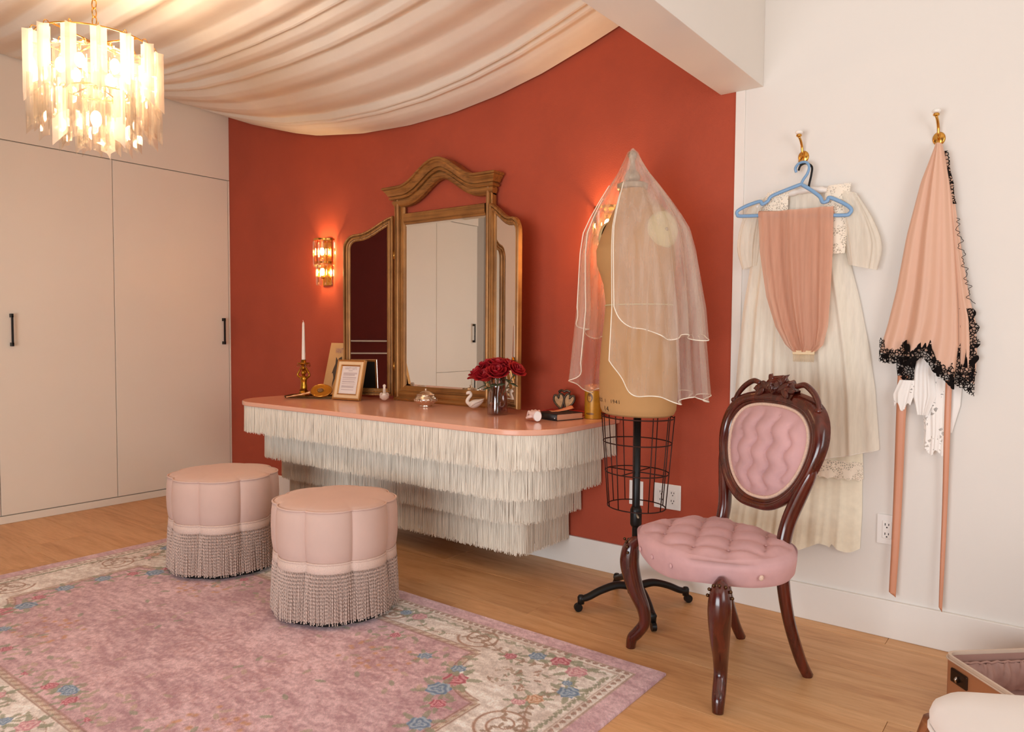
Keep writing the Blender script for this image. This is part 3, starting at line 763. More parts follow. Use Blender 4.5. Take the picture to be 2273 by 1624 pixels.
# ------------------------------------------------------------------ scalloped fringed stools
m_velvet = M('blush_velvet', (208,176,163), 0.8, var=0.04, vscale=5, sheen=0.5, bmp=0.08, bscale=300)
m_cordf = M('blush_cord', (216,188,174), 0.75, var=0.12, vscale=300, sheen=0.2)
m_foot = M('black_base', (28,24,22), 0.7)
def lobe(a, R, amp, nl=8): return R - amp + amp*abs(math.cos(a*nl/2))**0.6
def make_stool(loc, rotz, label):
    t = thing('stool', label, 'stool', loc, rotz, 'fringed scalloped stools on the rug')
    n = 160; A = [2*PI*k/n for k in range(n)]
    def ring(R, z, amp): return [(lobe(a, R, amp)*math.cos(a), lobe(a, R, amp)*math.sin(a), z) for a in A]
    # upholstered drum: one panel for each lobe
    for k in range(8):
        aa = [2*PI*k/8 + PI/8*0 + (2*PI/8)*j/20 for j in range(21)]
        # seams sit in the valleys of the scallop (cos zero at pi/8)
        aa = [x-PI/8 for x in aa]; rows = []
        for (R, z, am) in ((0.240, 0.245, 0.021), (0.249, 0.262, 0.021), (0.254, 0.30, 0.021), (0.256, 0.35, 0.021), (0.254, 0.41, 0.021), (0.250, 0.439, 0.021), (0.245, 0.447, 0.021)):
            rows.append([(lobe(a, R, am)*math.cos(a), lobe(a, R, am)*math.sin(a), z) for a in aa])
        MB().grid(rows).build('side_panel', m_velvet, t)
    rows = []
    for s, z in ((1.0, 0.447), (0.98, 0.452), (0.9, 0.458), (0.7, 0.463), (0.4, 0.466), (0.15, 0.467)):
        rows.append([(p[0]*s, p[1]*s, z) for p in ring(0.245, 0.445, 0.021*s)])
    mb = MB().grid(rows, closev=True); mb.add(rows[-1], [tuple(range(n))]); mb.build('seat_top', m_velvet, t)
    MB().tube(ring(0.2485, 0.4485, 0.021), 0.0042, 6, closed=True).build('piping', m_velvet, t)
    MB().tube(ring(0.245, 0.247, 0.021), 0.0045, 6, closed=True).build('piping', m_cordf, t)
    MB().grid([ring(0.246, 0.243, 0.021), ring(0.250, 0.237, 0.021), ring(0.251, 0.212, 0.025), ring(0.246, 0.206, 0.025)], closev=True).build('braid_band', m_cordf, t)
    MB().grid([ring(0.236, 0.210, 0.018), ring(0.240, 0.02, 0.014)], closev=True).build('skirt_lining', m_cordf, t)
    mb = MB(); mb.grid([ring(0.225, 0.0, 0.013), ring(0.228, 0.022, 0.013)], closev=True); mb.add(ring(0.225, 0.0, 0.013), [tuple(range(n))]); mb.build('base', m_foot, t)
    # bullion cords, twisted; too fine to pick apart one by one
    r = random.Random(9); mb = MB(); ns = 330
    for k in range(ns):
        a = 2*PI*k/ns; R1 = lobe(a, 0.250, 0.025); R2 = lobe(a, 0.258, 0.014)+r.uniform(-0.002, 0.002); da = r.gauss(0, 0.0045); zb = 0.014+r.uniform(0, 0.012)
        rows = []; m_ = 14; tw0 = r.uniform(0, 6.28); q0 = r.randint(0, 1)
        for q in range(m_+1):
            u = q/m_; R_ = R1+(R2-R1)*u**0.8; ang = a+da*u*u*2; z = 0.212+(zb-0.212)*u; tw = tw0+u*20
            c = (R_*math.cos(ang), R_*math.sin(ang)); rad = 0.0024+0.0003*((q+q0) % 2)
            rows.append([(c[0]+rad*math.cos(tw+2*PI*j/4), c[1]+rad*math.sin(tw+2*PI*j/4), z) for j in range(4)])
        mb.grid(rows, closev=True)
    o = mb.build('bullion_fringe', m_cordf, t, recalc=False); o['kind'] = 'stuff'
    return t
s1 = make_stool((-2.407, -1.122, 0.0125), math.radians(-45.5), 'blush velvet stool with bullion fringe, the nearer one to the camera')
dup(s1, (-3.262, -1.106, 0.0125), math.radians(-36), 'blush velvet stool with bullion fringe beside the wardrobe, the farther one')

# ------------------------------------------------------------------ balloon-back chair with tufted pink velvet
mahog = mat_wood('mahogany', (98,32,18), (52,15,10), 0.22, 0.5)
m_pinkv = M('rose_velvet', (204,160,160), 0.85, var=0.10, vscale=9, sheen=0.6, bmp=0.06, bscale=300)
m_gimp = M('cream_gimp', (222,190,170), 0.8, var=0.15, vscale=200)
m_stud = M('dark_brass_stud', (92,66,44), 0.35, metal=0.9)
chair = thing('side_chair', 'carved mahogany balloon-back chair with tufted pink velvet seat and back', 'chair', (-0.942, -0.645, 0), math.radians(-30))
TB = math.radians(12)
def bp3(s, h, d=0.0):
    """point on the leaning back: s sideways, h up the slope, d forward of it"""
    q = h-0.45; return (s, 0.120+q*math.sin(TB)-d*math.cos(TB), 0.45+q*math.cos(TB)-d*math.sin(TB))
def closed_spline(half, n):
    pts = [(x, y) for x, y in half]+[(-x, y) for x, y in half[::-1][1:-1]]
    P = []; m_ = len(pts)
    for i in range(m_):
        p0, p1, p2, p3 = [np.array(pts[(i+k-1) % m_]) for k in range(4)]
        for t in np.linspace(0, 1, 8, endpoint=False):
            P.append(0.5*((2*p1)+(-p0+p2)*t+(2*p0-5*p1+4*p2-p3)*t*t+(-p0+3*p1-3*p2+p3)*t**3))
    P = np.array(P); c = np.array([0, 0.755]); an = np.unwrap(np.arctan2(P[:, 1]-c[1], P[:, 0]-c[0])); rr = np.hypot(P[:, 0]-c[0], P[:, 1]-c[1])
    o = np.argsort(an % (2*PI)); aa = (an % (2*PI))[o]; rr = rr[o]; th = np.linspace(0, 2*PI, n, endpoint=False)
    rv = np.interp(th, np.r_[aa-2*PI, aa, aa+2*PI], np.r_[rr, rr, rr])
    return th, rv
NB = 96
outer = [(0, .548), (.07, .553), (.125, .578), (.178, .622), (.222, .69), (.248, .765), (.252, .825), (.234, .885), (.19, .930), (.11, .955), (0, .965)]
inner = [(0, .588), (.05, .593), (.10, .615), (.148, .66), (.180, .722), (.193, .79), (.182, .848), (.142, .892), (.08, .912), (0, .917)]
th, ro = closed_spline(outer, NB); _, ri = closed_spline(inner, NB)
rows = []
for k in range(NB):
    row = []
    for u, d in ((0, -0.018), (0, 0.006), (0.08, 0.016), (0.25, 0.024), (0.5, 0.026), (0.62, 0.022), (0.68, 0.016), (0.76, 0.018), (0.9, 0.014), (1.0, 0.004), (1.0, -0.018)):
        r_ = ro[k]+(ri[k]-ro[k])*u; row.append(bp3(r_*math.cos(th[k]), 0.755+r_*math.sin(th[k]), d))
    rows.append(row)
MB().grid(rows, closeu=True, closev=True).build('back_frame', mahog, chair, auto=60)
def tuft(x, y, a, b_, A):
    p = x/a+y/b_; q = x/a-y/b_
    return A*(abs(math.cos(PI*p))**0.45)*(abs(math.cos(PI*q))**0.45)
ZG = 0.085
def zig(h): q = (h/ZG) % 1.0; return 0.011*math.cos(2*PI*q)
def btuft(x, h):
    q = (x+zig(h))/0.078; c = abs(math.sin(PI*(q+0.5)))**0.5
    return 0.022*c*(0.86+0.14*abs(math.cos(PI*h/ZG)))
rows = []
for i in range(44):
    s = i/43; row = []
    for k in range(NB):
        r_ = ri[k]*0.995*s; x, h = r_*math.cos(th[k]), 0.755+r_*math.sin(th[k])
        edge = 1-s**6; row.append(bp3(x, h, 0.004+edge*(0.008+0.012*(1-s*s)+btuft(x, h-0.755))))
    rows.append(row)
MB().grid(rows, closev=True).build('back_pad', m_pinkv, chair)
rows = [bp3(ri[k]*0.985*math.cos(th[k]), 0.755+ri[k]*0.985*math.sin(th[k]), 0.010) for k in range(NB)]
MB().tube(rows, 0.0065, 6, closed=True).build('gimp_braid', m_gimp, chair)
MB().add([bp3(ri[k]*math.cos(th[k]), 0.755+ri[k]*math.sin(th[k]), -0.012) for k in range(NB)], [tuple(range(NB))]).build('back_lining', m_pinkv, chair, smooth=False)
btn = None
for i in range(-3, 4):
    for j in range(-3, 4):
        x = (i+0.5)*0.078-(zig(j*ZG/2)); y = j*ZG/2 if (i+j) % 2 else 99
        if (x/0.155)**2+(y/0.135)**2 < 1:
            loc = bp3(x, 0.755+y, 0.016)
            if btn is None: btn = MB().sphere((0, 0, 0), 0.0055, 8, 5, (1, 0.6, 1)).build('button', m_pinkv, chair, loc=loc)
            else:
                c = btn.copy(); COL.objects.link(c); c.parent = chair; c.location = loc
# seat
def seat_r(a):
    c, s = math.cos(a), math.sin(a)
    hx = 0.268-0.060*max(0, s)**1.2; hy = 0.185 if s > 0 else 0.255
    e = 3.2; r_ = ((abs(c)/hx)**e+(abs(s)/hy)**e)**(-1/e)
    return r_*(1+0.02*math.cos(4*a))
NS = 120; rows = []
def seat_low(a):
    c, s = math.cos(a), math.sin(a); return 0.368+0.018*math.cos(2*a)*0 - 0.012*max(0, -s)**6 + 0.012*abs(math.sin(2*a))**3
for sc, z, zl in ((0.95, None, 0), (0.985, None, 0.012), (1.005, None, 0.05), (1.01, None, 0.075), (0.995, 0.446, 0), (0.965, 0.458, 0)):
    rows.append([(seat_r(a)*sc*math.cos(a), seat_r(a)*sc*math.sin(a), z if z else seat_low(a)+zl) for a in [2*PI*k/NS for k in range(NS)]])
for i in range(1, 34):
    s = 0.965*(1-i/33.0)+0.001; row = []
    for k in range(NS):
        a = 2*PI*k/NS; x, y = seat_r(a)*s*math.cos(a), seat_r(a)*s*math.sin(a); e = min(1, (0.965-s)*7)
        row.append((x, y, 0.458+0.004*e+0.014*(1-s*s)*e+e*(tuft(x, y+0.03, 0.16, 0.15, 0.024)-0.012)))
    rows.append(row)
MB().grid(rows, closev=True).build('seat', m_pinkv, chair)
MB().add([rows[0][k] for k in range(NS)], [tuple(range(NS))]).build('seat_bottom', m_foot, chair, smooth=False)
for i in range(-4, 5):
    for j in range(-4, 5):
        p, q = i+0.5, j+0.5; x = (p+q)/2*0.16; y = (p-q)/2*0.15-0.03; a = math.atan2(y, x)
        if math.hypot(x, y) < seat_r(a)*0.86:
            c = btn.copy(); COL.objects.link(c); c.parent = chair; c.location = (x, y, 0.457+0.01*(1-(math.hypot(x, y)/seat_r(a))**2)); c.rotation_euler = (PI/2, 0, 0)
for x in (-0.12, -0.03, 0.065):
    c = btn.copy(); COL.objects.link(c); c.parent = chair; a = math.atan2(-0.24, x); c.location = (seat_r(a)*1.01*math.cos(a), seat_r(a)*1.01*math.sin(a)-0.001, 0.405); c.scale = (1.5, 1, 1.5)
MB().sphere((0.279, -0.075, 0.408), 0.009, 10, 6, (0.5, 1, 1)).build('pale_button', m_gimp, chair)
# front legs (cabriole), with velvet corner tabs and studs
def spline(pts, n=6):
    pts = [np.array(p, float) for p in pts]; P = []; m_ = len(pts)
    for i in range(m_-1):
        p0, p1, p2, p3 = pts[max(i-1, 0)], pts[i], pts[i+1], pts[min(i+2, m_-1)]
        for t in np.linspace(0, 1, n, endpoint=False):
            P.append(0.5*((2*p1)+(-p0+p2)*t+(2*p0-5*p1+4*p2-p3)*t*t+(-p0+3*p1-3*p2+p3)*t**3))
    P.append(pts[-1]); return P
stud = None
for s in (-1, 1):
    e = Vector((s*0.707, -0.707, 0)); f0 = Vector((s*0.243, -0.198, 0))
    prof = [(0.405, -0.016, 0.012), (0.385, 0.006, 0.026), (0.35, 0.016, 0.034), (0.30, 0.016, 0.035), (0.22, -0.006, 0.030), (0.15, -0.036, 0.024), (0.10, -0.040, 0.021), (0.06, -0.016, 0.021), (0.035, 0.004, 0.020), (0.0, 0.010, 0.017)]
    pts = spline([(f0.x+e.x*o, f0.y+e.y*o, z, r_) for z, o, r_ in prof])
    MB().tube([p[:3] for p in pts], [p[3] for p in pts], 14).build('front_leg', mahog, chair)
    for k in range(7):
        a = PI*(k/6.0); side = Vector((0.707, s*0.707, 0))
        base = f0+e*0.037; p = base+side*(math.cos(a)*0.036)-e*(abs(math.cos(a))*0.020); zz = 0.360+math.sin(a)*0.040
        if stud is None: stud = MB().sphere((0, 0, 0), 0.0058, 8, 5).build('stud', m_stud, chair, loc=(p.x, p.y, zz))
        else:
            c = stud.copy(); COL.objects.link(c); c.parent = chair; c.location = (p.x, p.y, zz)
# back legs run up into the frame
for s in (-1, 1):
    pts = spline([(s*0.168, 0.232, 0.0, 0.019), (s*0.165, 0.195, 0.07, 0.020), (s*0.160, 0.150, 0.20, 0.021), (s*0.156, 0.125, 0.33, 0.023), (s*0.156, 0.120, 0.44, 0.025), bp3(s*0.160, 0.53)+(0.026,), bp3(s*0.186, 0.62)+(0.026,), bp3(s*0.216, 0.70)+(0.020,), bp3(s*0.226, 0.75)+(0.006,)])
    MB().tube([p[:3] for p in pts], [p[3] for p in pts], 10, flat=(1.0, 0.82)).build('back_leg', mahog, chair)
# carved crest: rose, leaves, open scrolls
def carved_rose(mb, c, R):
    for ring_, (n, rr, tilt) in enumerate(((1, 0.0, 0), (4, 0.42, 0.5), (6, 0.8, 0.9))):
        pass
    rows = []
    for i in range(14):
        u = i/13; row = []
        for k in range(36):
            a = 2*PI*k/36; r_ = R*u*(1+0.10*math.sin(5*a+u*4)); d = 0.022*math.cos(u*PI/2)+0.006*math.sin(u*16+a*2)
            row.append(bp3(c[0]+r_*math.cos(a), c[1]+r_*math.sin(a), c[2]+d))
        rows.append(row)
    rows.append([bp3(c[0]+R*0.9*math.cos(2*PI*k/36), c[1]+R*0.9*math.sin(2*PI*k/36), -0.015) for k in range(36)])
    mb.grid(rows, closev=True)
mb = MB(); carved_rose(mb, (0, 0.985, 0.012), 0.034); mb.build('carved_rose', mahog, chair)
rows = []
for x in np.linspace(-0.095, 0.095, 25):
    t = 1-(x/0.1)**2; lo = 0.955-0.03*(x/0.1)**2; hi = 0.962+0.047*t**0.8+0.007*math.sin(x*130)
    rows.append([bp3(x, lo, 0.014), bp3(x, (lo+hi)/2, 0.024+0.006*math.sin(x*150)), bp3(x, hi, 0.012), bp3(x, hi, -0.012), bp3(x, lo, -0.014)])
MB().grid(rows, closev=True).build('crest_rail', mahog, chair)
for s in (-1, 1):
    for (x, h, ln, an, dd) in ((0.045, 0.985, 0.030, 0.5, 0.020), (0.075, 0.975, 0.028, -0.2, 0.018), (0.03, 1.005, 0.024, 1.0, 0.010), (0.06, 0.962, 0.024, -0.6, 0.022)):
        rows = []
        for i in range(9):
            u = i/8*2-1; wv = 0.012*(1-u*u)**0.6+0.0008
            cx, ch_ = x+ln*u*math.cos(an)*0.9, h+ln*u*math.sin(an)*0.9
            rows.append([bp3(s*(cx-math.sin(an)*wv*v), ch_+math.cos(an)*wv*v, dd+0.008*(1-v*v)-0.003*math.cos(v*9)) for v in (-1, -0.5, 0, 0.5, 1)]+[bp3(s*cx, ch_, dd-0.012)])
        MB().grid(rows, closev=True).build('carved_leaf', mahog, chair)
    pts = spline([bp3(s*0.088, 0.985, 0.004), bp3(s*0.125, 0.992, 0.004), bp3(s*0.165, 0.972, 0.004), bp3(s*0.192, 0.944, 0.004), bp3(s*0.206, 0.918, 0.004)])
    MB().tube(pts, [0.011-0.004*abs(i/(len(pts)-1)-0.4) for i in range(len(pts))], 8).build('open_scroll', mahog, chair)
    MB().sphere(bp3(s*0.207, 0.914, 0.01), 0.013, 10, 6, (1, 0.8, 0.8)).build('scroll_knob', mahog, chair)

# ------------------------------------------------------------------ dress form
m_linen = M('form_linen', (190,144,92), 0.85, var=0.06, vscale=4, bmp=0.1, bscale=400)
m_cap = M('form_cap', (172,160,138), 0.45, metal=0.4)
m_plate = M('arm_plate_cream', (214,198,150), 0.6)
m_iron = M('black_iron', (20,19,20), 0.42, metal=0.3)
m_wire = M('cage_wire', (60,34,28), 0.5, metal=0.6)
form = thing('dress_form', 'tan linen dress form on a black wheeled stand with a wire skirt cage', 'dress form', (-1.437, -0.335, 0), math.radians(-22))
SEC = [(.815,.150,.122,0), (.822,.164,.134,0), (.84,.172,.142,0), (.90,.178,.147,0), (1.0,.178,.148,0), (1.1,.170,.143,0), (1.2,.156,.134,0), (1.27,.150,.128,0), (1.35,.156,.134,-.005), (1.43,.168,.152,-.020), (1.49,.173,.150,-.025),
       (1.55,.172,.128,-.018), (1.60,.164,.106,-.010), (1.635,.145,.090,-.010), (1.665,.112,.076,-.018), (1.69,.080,.066,-.028), (1.715,.062,.058,-.036), (1.735,.057,.055,-.042)]
sz = np.array([s[0] for s in SEC])
def sec(z): return [float(np.interp(z, sz, [s[k] for s in SEC])) for k in (1, 2, 3)]
def torso_pt(a, z, off=0.0):
    A, B_, cy = sec(z); return ((A+off)*math.cos(a), cy+(B_+off)*math.sin(a), z)
rows = []
zz = spline([(s[0],) for s in SEC], 4); zz = [float(z[0]) for z in zz]
for z in zz: rows.append([torso_pt(2*PI*k/64, z) for k in range(64)])
mb = MB().grid(rows, closev=True); mb.add(rows[0], [tuple(range(64))]); mb.build('torso', m_linen, form)
MB().lathe([(0.056, 0), (0.062, 0.004), (0.062, 0.022), (0.05, 0.028), (0.0, 0.03)], 32, (0, -0.043, 1.732)).build('neck_cap', m_cap, form, auto=40)
MB().lathe([(0.0, 0), (0.026, 0.002), (0.033, 0.018), (0.030, 0.032), (0.020, 0.044), (0.012, 0.058), (0.010, 0.072), (0.010, 0.088), (0.014, 0.094), (0.018, 0.106), (0.016, 0.118), (0.008, 0.126), (0.0, 0.128)], 24, (0, -0.045, 1.762)).build('finial', m_cap, form)
for s in (-1, 1):
    P = []
    for rr, dx in ((0.0, 0.012), (0.03, 0.011), (0.06, 0.007), (0.070, 0.0), (0.070, -0.02)):
        P.append([(s*(0.166+dx)-s*0.004*math.sin(2*PI*k/32), -0.018+rr*math.cos(2*PI*k/32), 1.555+rr*1.04*math.sin(2*PI*k/32)) for k in range(32)])
    pl = MB().grid(P, closev=True).build('arm_plate', m_plate, form)
    MB().sphere((s*0.179, -0.018, 1.555), 0.007, 8, 6).build('screw', m_cap, pl)
MB().tube([torso_pt(2*PI*k/64, 1.265, 0.0015) for k in range(64)], 0.003, 6, closed=True).build('waist_tape', m_plate, form)
MB().tube([(0, 0, 0.075), (0, 0, 0.83)], 0.0155, 14).build('pole', m_iron, form)
MB().lathe([(0.02, 0), (0.024, 0.01), (0.024, 0.07), (0.018, 0.085)], 14, (0, 0, 0.345)).build('pole_collar', m_iron, form)
MB().tube([(0.015, -0.01, 0.40), (0.05, -0.03, 0.395)], 0.004, 6).build('clamp_screw', m_cap, form)
def cage(a, z):
    f = (z-0.43)/(0.805-0.43); A = 0.130+0.035*f; B_ = 0.112+0.025*f; return (A*math.cos(a), B_*math.sin(a), z)
for z in (0.805, 0.70, 0.575, 0.43):
    MB().tube([cage(2*PI*k/48, z) for k in range(48)], 0.0026, 6, closed=True).build('cage_ring', m_wire, form)
for k in range(12):
    a = 2*PI*(k+0.3)/12; MB().tube([cage(a, 0.815), cage(a, 0.6), cage(a, 0.43)], 0.0022, 6).build('cage_wire', m_wire, form)
for a in (0.3, 0.3+PI/2): MB().tube([cage(a, 0.575), cage(a+PI, 0.575)], 0.0026, 6).build('cage_brace', m_wire, form)
MB().lathe([(0.0, 0.06), (0.03, 0.062), (0.036, 0.085), (0.026, 0.115), (0.018, 0.135)], 16).build('base_hub', m_iron, form)
for ang in (-131, -45, 52, 138):
    a = math.radians(ang+22-22+22*0)-math.radians(-22)
    d = Vector((math.cos(a), math.sin(a), 0))
    pts = spline([d*0.015+Vector((0,0,0.09)), d*0.08+Vector((0,0,0.100)), d*0.15+Vector((0,0,0.082)), d*0.205+Vector((0,0,0.058)), d*0.235+Vector((0,0,0.052))])
    lg = MB().tube(pts, [0.020-0.004*i/(len(pts)-1) for i in range(len(pts))], 10, flat=(0.8, 1.1)).build('base_leg', m_iron, form)
    e = d*0.235
    MB().lathe([(0.0, 0.03), (0.014, 0.032), (0.015, 0.06), (0.010, 0.068), (0.0, 0.069)], 12, (e.x, e.y, 0)).build('caster_cap', m_iron, lg)
    q = Vector((-d.y, d.x, 0)); w0 = e+d*0.012
    MB().tube([w0-q*0.009+Vector((0,0,0.0175)), w0+q*0.009+Vector((0,0,0.0175))], 0.017, 16).build('caster_wheel', m_iron, lg, auto=40)
# stencilled lettering on the hip
def curved_text(body, size, a_mid, z0, mat, parent, name):
    cu = bpy.data.curves.new('lettering', 'FONT'); cu.body = body; cu.size = size; cu.align_x = 'CENTER'; cu.space_character = 1.25
    ob = bpy.data.objects.new('lettering', cu); COL.objects.link(ob); bpy.context.view_layer.update()
    me = bpy.data.meshes.new_from_object(ob.evaluated_get(bpy.context.evaluated_depsgraph_get())); bpy.data.objects.remove(ob); bpy.data.curves.remove(cu)
    bm = bmesh.new(); bm.from_mesh(me); bmesh.ops.triangulate(bm, faces=bm.faces); bmesh.ops.subdivide_edges(bm, edges=bm.edges, cuts=1)
    for v in bm.verts:
        A, B_, cy = sec(z0+v.co.y); a = a_mid+v.co.x/((A+B_)/2); v.co = Vector(torso_pt(a, z0+v.co.y, 0.0012))
    bm.to_mesh(me); bm.free(); me.materials.append(mat); o = bpy.data.objects.new(name, me); COL.objects.link(o); o.parent = parent; return o
m_ink = M('dark_ink', (62,34,20), 0.8)
curved_text('MOD. 1   1941', 0.021, math.radians(-100), 0.868, m_ink, form, 'lettering')
curved_text('14', 0.030, math.radians(-100), 0.832, m_ink, form, 'lettering')

# ------------------------------------------------------------------ tulle veil over the form
m_tulle = sheer('white_tulle', (246,232,220), 0.27, trans=0.45, stretch=(1,1,0.12), var=0.13, vscale=26)
m_cordw = M('ivory_cord', (250,238,220), 0.6)
veil = thing('bridal_veil', 'sheer white two-tier bridal veil with corded edges draped over the dress form', 'veil', (-1.437, -0.335, 0), math.radians(-22))
VP = [(1.8985, 0.004), (1.892, 0.018), (1.86, 0.030), (1.80, 0.060), (1.74, 0.100), (1.68, 0.138), (1.62, 0.172), (1.56, 0.200), (1.48, 0.216), (1.38, 0.226), (1.25, 0.238), (1.10, 0.252), (0.95, 0.266), (0.85, 0.276)]
vz = [p[0] for p in VP][::-1]; vr = [p[1] for p in VP][::-1]
def veil_layer(zend, thm, kf, ph, grow, seed, round_):
    r = random.Random(seed); n = 150; m_ = 44; P = []
    ph2, ph3 = r.uniform(0, 6), r.uniform(0, 6)
    for i in range(m_+1):
        row = []
        for k in range(n+1):
            t = (k/n*2-1); th_ = t*thm; ze = zend+round_*abs(t)**9+0.012*math.sin(th_*9+ph)*1.0
            z = 1.8985+(ze-1.8985)*(i/m_); rr = float(np.interp(z, vz, vr))+grow*min(1, (1.9-z)*3)
            dn = min(1.0, max(0.0, (1.85-z)/0.6)); fold = (0.6*math.sin(th_*kf+ph)+0.4*math.sin(th_*kf*1.83+ph2)+0.25*math.sin(th_*kf*3.1+ph3))
            rr *= 1+0.10*fold*dn*(0.6+0.6*dn)+0.05*math.sin(th_*19+ph2)*min(1, max(0, (1.88-z)/0.12))*(1-0.6*dn)
            a = PI/2+th_-0.10; cy = -0.045+0.045*dn
            row.append((rr*math.cos(a), cy+rr*0.90*math.sin(a), z))
        P.append(row)
    o = MB().grid(P).build('veil_tier', m_tulle, veil)
    edge = [P[i][0] for i in range(10, m_+1)]+[P[m_][k] for k in range(1, n)]+[P[i][n] for i in range(m_, 9, -1)]
    MB().tube(edge, 0.0022, 5, cap=True).build('corded_edge', m_cordw, o)
veil_layer(0.893, math.radians(153), 6, 0.3, 0.010, 4, 0.14)
veil_layer(1.135, math.radians(150), 7, 1.7, 0.020, 8, 0.12)
# ------------------------------------------------------------------ brass coat hooks
m_porc = M('white_porcelain', (244,238,230), 0.15, var=0.01, coat=0.3)
def coat_hook(x, label):
    t = thing('coat_hook', label, 'hook', (x, 0, 1.858), 0, 'brass coat hooks on the white wall')
    P = []
    for rr, d in ((0.021, 0.0), (0.021, 0.003), (0.016, 0.006), (0.0, 0.007)):
        P.append([(rr*math.cos(2*PI*k/24)*1.0, -d, rr*1.15*math.sin(2*PI*k/24)) for k in range(24)])
    MB().grid(P, closev=True).build('wall_plate', m_brass, t)
    pts = spline([(0, -0.004, 0.0), (0, -0.020, 0.012), (0, -0.026, 0.035), (-0.001, -0.040, 0.055), (-0.003, -0.056, 0.068)])
    MB().tube(pts, 0.0048, 8).build('upper_arm', m_brass, t)
    MB().lathe([(0.004, 0), (0.010, 0.004), (0.011, 0.008), (0.008, 0.012)], 16, (-0.003, -0.058, 0.066)).build('knob_cup', m_brass, t)
    MB().lathe([(0.008, 0.0), (0.013, 0.003), (0.015, 0.008), (0.012, 0.013), (0.0, 0.016)], 18, (-0.003, -0.058, 0.078)).build('knob', m_porc, t)
    pts = spline([(0, -0.004, -0.004), (0, -0.018, -0.018), (0, -0.032, -0.034), (0, -0.046, -0.036), (0, -0.054, -0.024)])
    MB().tube(pts, [0.0048]*(len(pts)-1)+[0.006], 8).build('lower_hook', m_brass, t)
    return t
coat_hook(-0.890, 'brass coat hook with white knob holding the blue hanger')
coat_hook(-0.418, 'brass coat hook with white knob holding the peach robe')

# ------------------------------------------------------------------ hangers
m_blue = M('blue_plastic', (128,166,204), 0.35, var=0.03)
def hz(pts, y): return [(x, y, z) for x, z in pts]
bh = thing('clothes_hanger', 'pale blue plastic hanger with the peach chiffon over its bar', 'hanger', (0, 0, 0))
hk = spline(hz([(-0.902,1.790), (-0.904,1.806), (-0.888,1.822), (-0.862,1.822), (-0.848,1.802), (-0.852,1.776), (-0.866,1.752), (-0.872,1.734)], 0)); 
hk = [(p[0], -0.052-0.034*i/(len(hk)-1), p[2]) for i, p in enumerate(hk)]
MB().tube(hk, 0.0052, 8).build('hook', m_blue, bh)
body = spline(hz([(-0.872,1.734), (-0.93,1.718), (-0.985,1.700), (-1.000,1.682), (-1.022,1.672), (-1.032,1.684), (-1.085,1.672), (-1.122,1.655), (-1.124,1.640), (-1.105,1.632), (-0.98,1.625), (-0.85,1.614), (-0.715,1.600), (-0.692,1.606), (-0.688,1.622), (-0.715,1.645), (-0.765,1.672), (-0.772,1.660), (-0.790,1.657), (-0.802,1.680), (-0.84,1.712), (-0.872,1.734)], -0.088), 5)
MB().tube(body[:-1], 0.0055, 8, closed=True, flat=(1.3, 0.8)).build('frame', m_blue, bh)
m_satin = M('white_satin', (240,230,220), 0.4, var=0.04, sheen=0.3)
kh = thing('padded_hanger', 'white padded hanger with a black hook behind the blue hanger', 'hanger', (0, 0, 0))
pts = spline([(-0.895,-0.046,1.797), (-0.888,-0.046,1.815), (-0.868,-0.046,1.822), (-0.845,-0.046,1.806), (-0.846,-0.046,1.775), (-0.852,-0.046,1.745), (-0.856,-0.046,1.72)])
MB().tube(pts, 0.0042, 8).build('hook', m_black, kh)
pts = spline([(-1.06,-0.048,1.668), (-0.96,-0.048,1.702), (-0.856,-0.048,1.716), (-0.76,-0.048,1.700), (-0.68,-0.048,1.662)], 8)
MB().tube(pts, [0.012+0.002*math.sin(i*2.3) for i in range(len(pts))], 10).build('padded_arm', m_satin, kh)

# ------------------------------------------------------------------ cloth panels
def panel(rows, cols, yb, depth, folds, amp, seed, hem=None, amp_top=0.3, pw=0.6, lean=0.0):
    """hanging cloth: rows of (z, xl, xr); returns grid of points; hem(u) lowers the bottom edge"""
    r = random.Random(seed); ph = [r.uniform(0, 6.28) for _ in range(4)]; P = []
    zs = [q[0] for q in rows]; n = max(24, len(rows)*6)
    tt = np.linspace(0, 1, n); zi = np.interp(tt, np.linspace(0, 1, len(rows)), zs)
    xl = np.interp(-zi, [-z for z in zs], [q[1] for q in rows]); xr = np.interp(-zi, [-z for z in zs], [q[2] for q in rows])
    for i in range(n):
        row = []; t = tt[i]
        for k in range(cols+1):
            u = k/cols; f = (0.55*math.sin(u*folds*6.28+ph[0]+0.5*math.sin(t*3+ph[1]))+0.3*math.sin(u*folds*1.7*6.28+ph[2])+0.22*math.sin(u*folds*2.9*6.28+ph[3]+t))
            a = amp*(amp_top+(1-amp_top)*t); z = zi[i]
            if hem: z = zs[0]+(zi[i]-zs[0])*((zs[0]-zs[-1]-hem(u))/(zs[0]-zs[-1]))
            x = xl[i]+(xr[i]-xl[i])*u + a*0.35*math.cos(u*folds*6.28+ph[0])*math.sin(PI*u)
            y = -(yb+depth*max(0.0, math.sin(PI*u))**pw) - a*f*min(1, math.sin(PI*u)*4) - lean*t
            row.append((x, min(y, -0.004), z))
        P.append(row)
    return P
m_voile = sheer('ivory_voile', (249,239,222), 0.80, trans=0.05, stretch=(3,1,0.4), var=0.08, vscale=20)
m_voile2 = sheer('cream_underskirt', (253,242,218), 0.92, trans=0.04, var=0.05)
m_lacec = mat_lace('cream_lace', (246,233,214), 120, 0.14, 0.42, 0.54)
gown = thing('nightgown', 'sheer ivory nightgown with lace yoke hanging on the white wall', 'dress', (0, 0, 0))
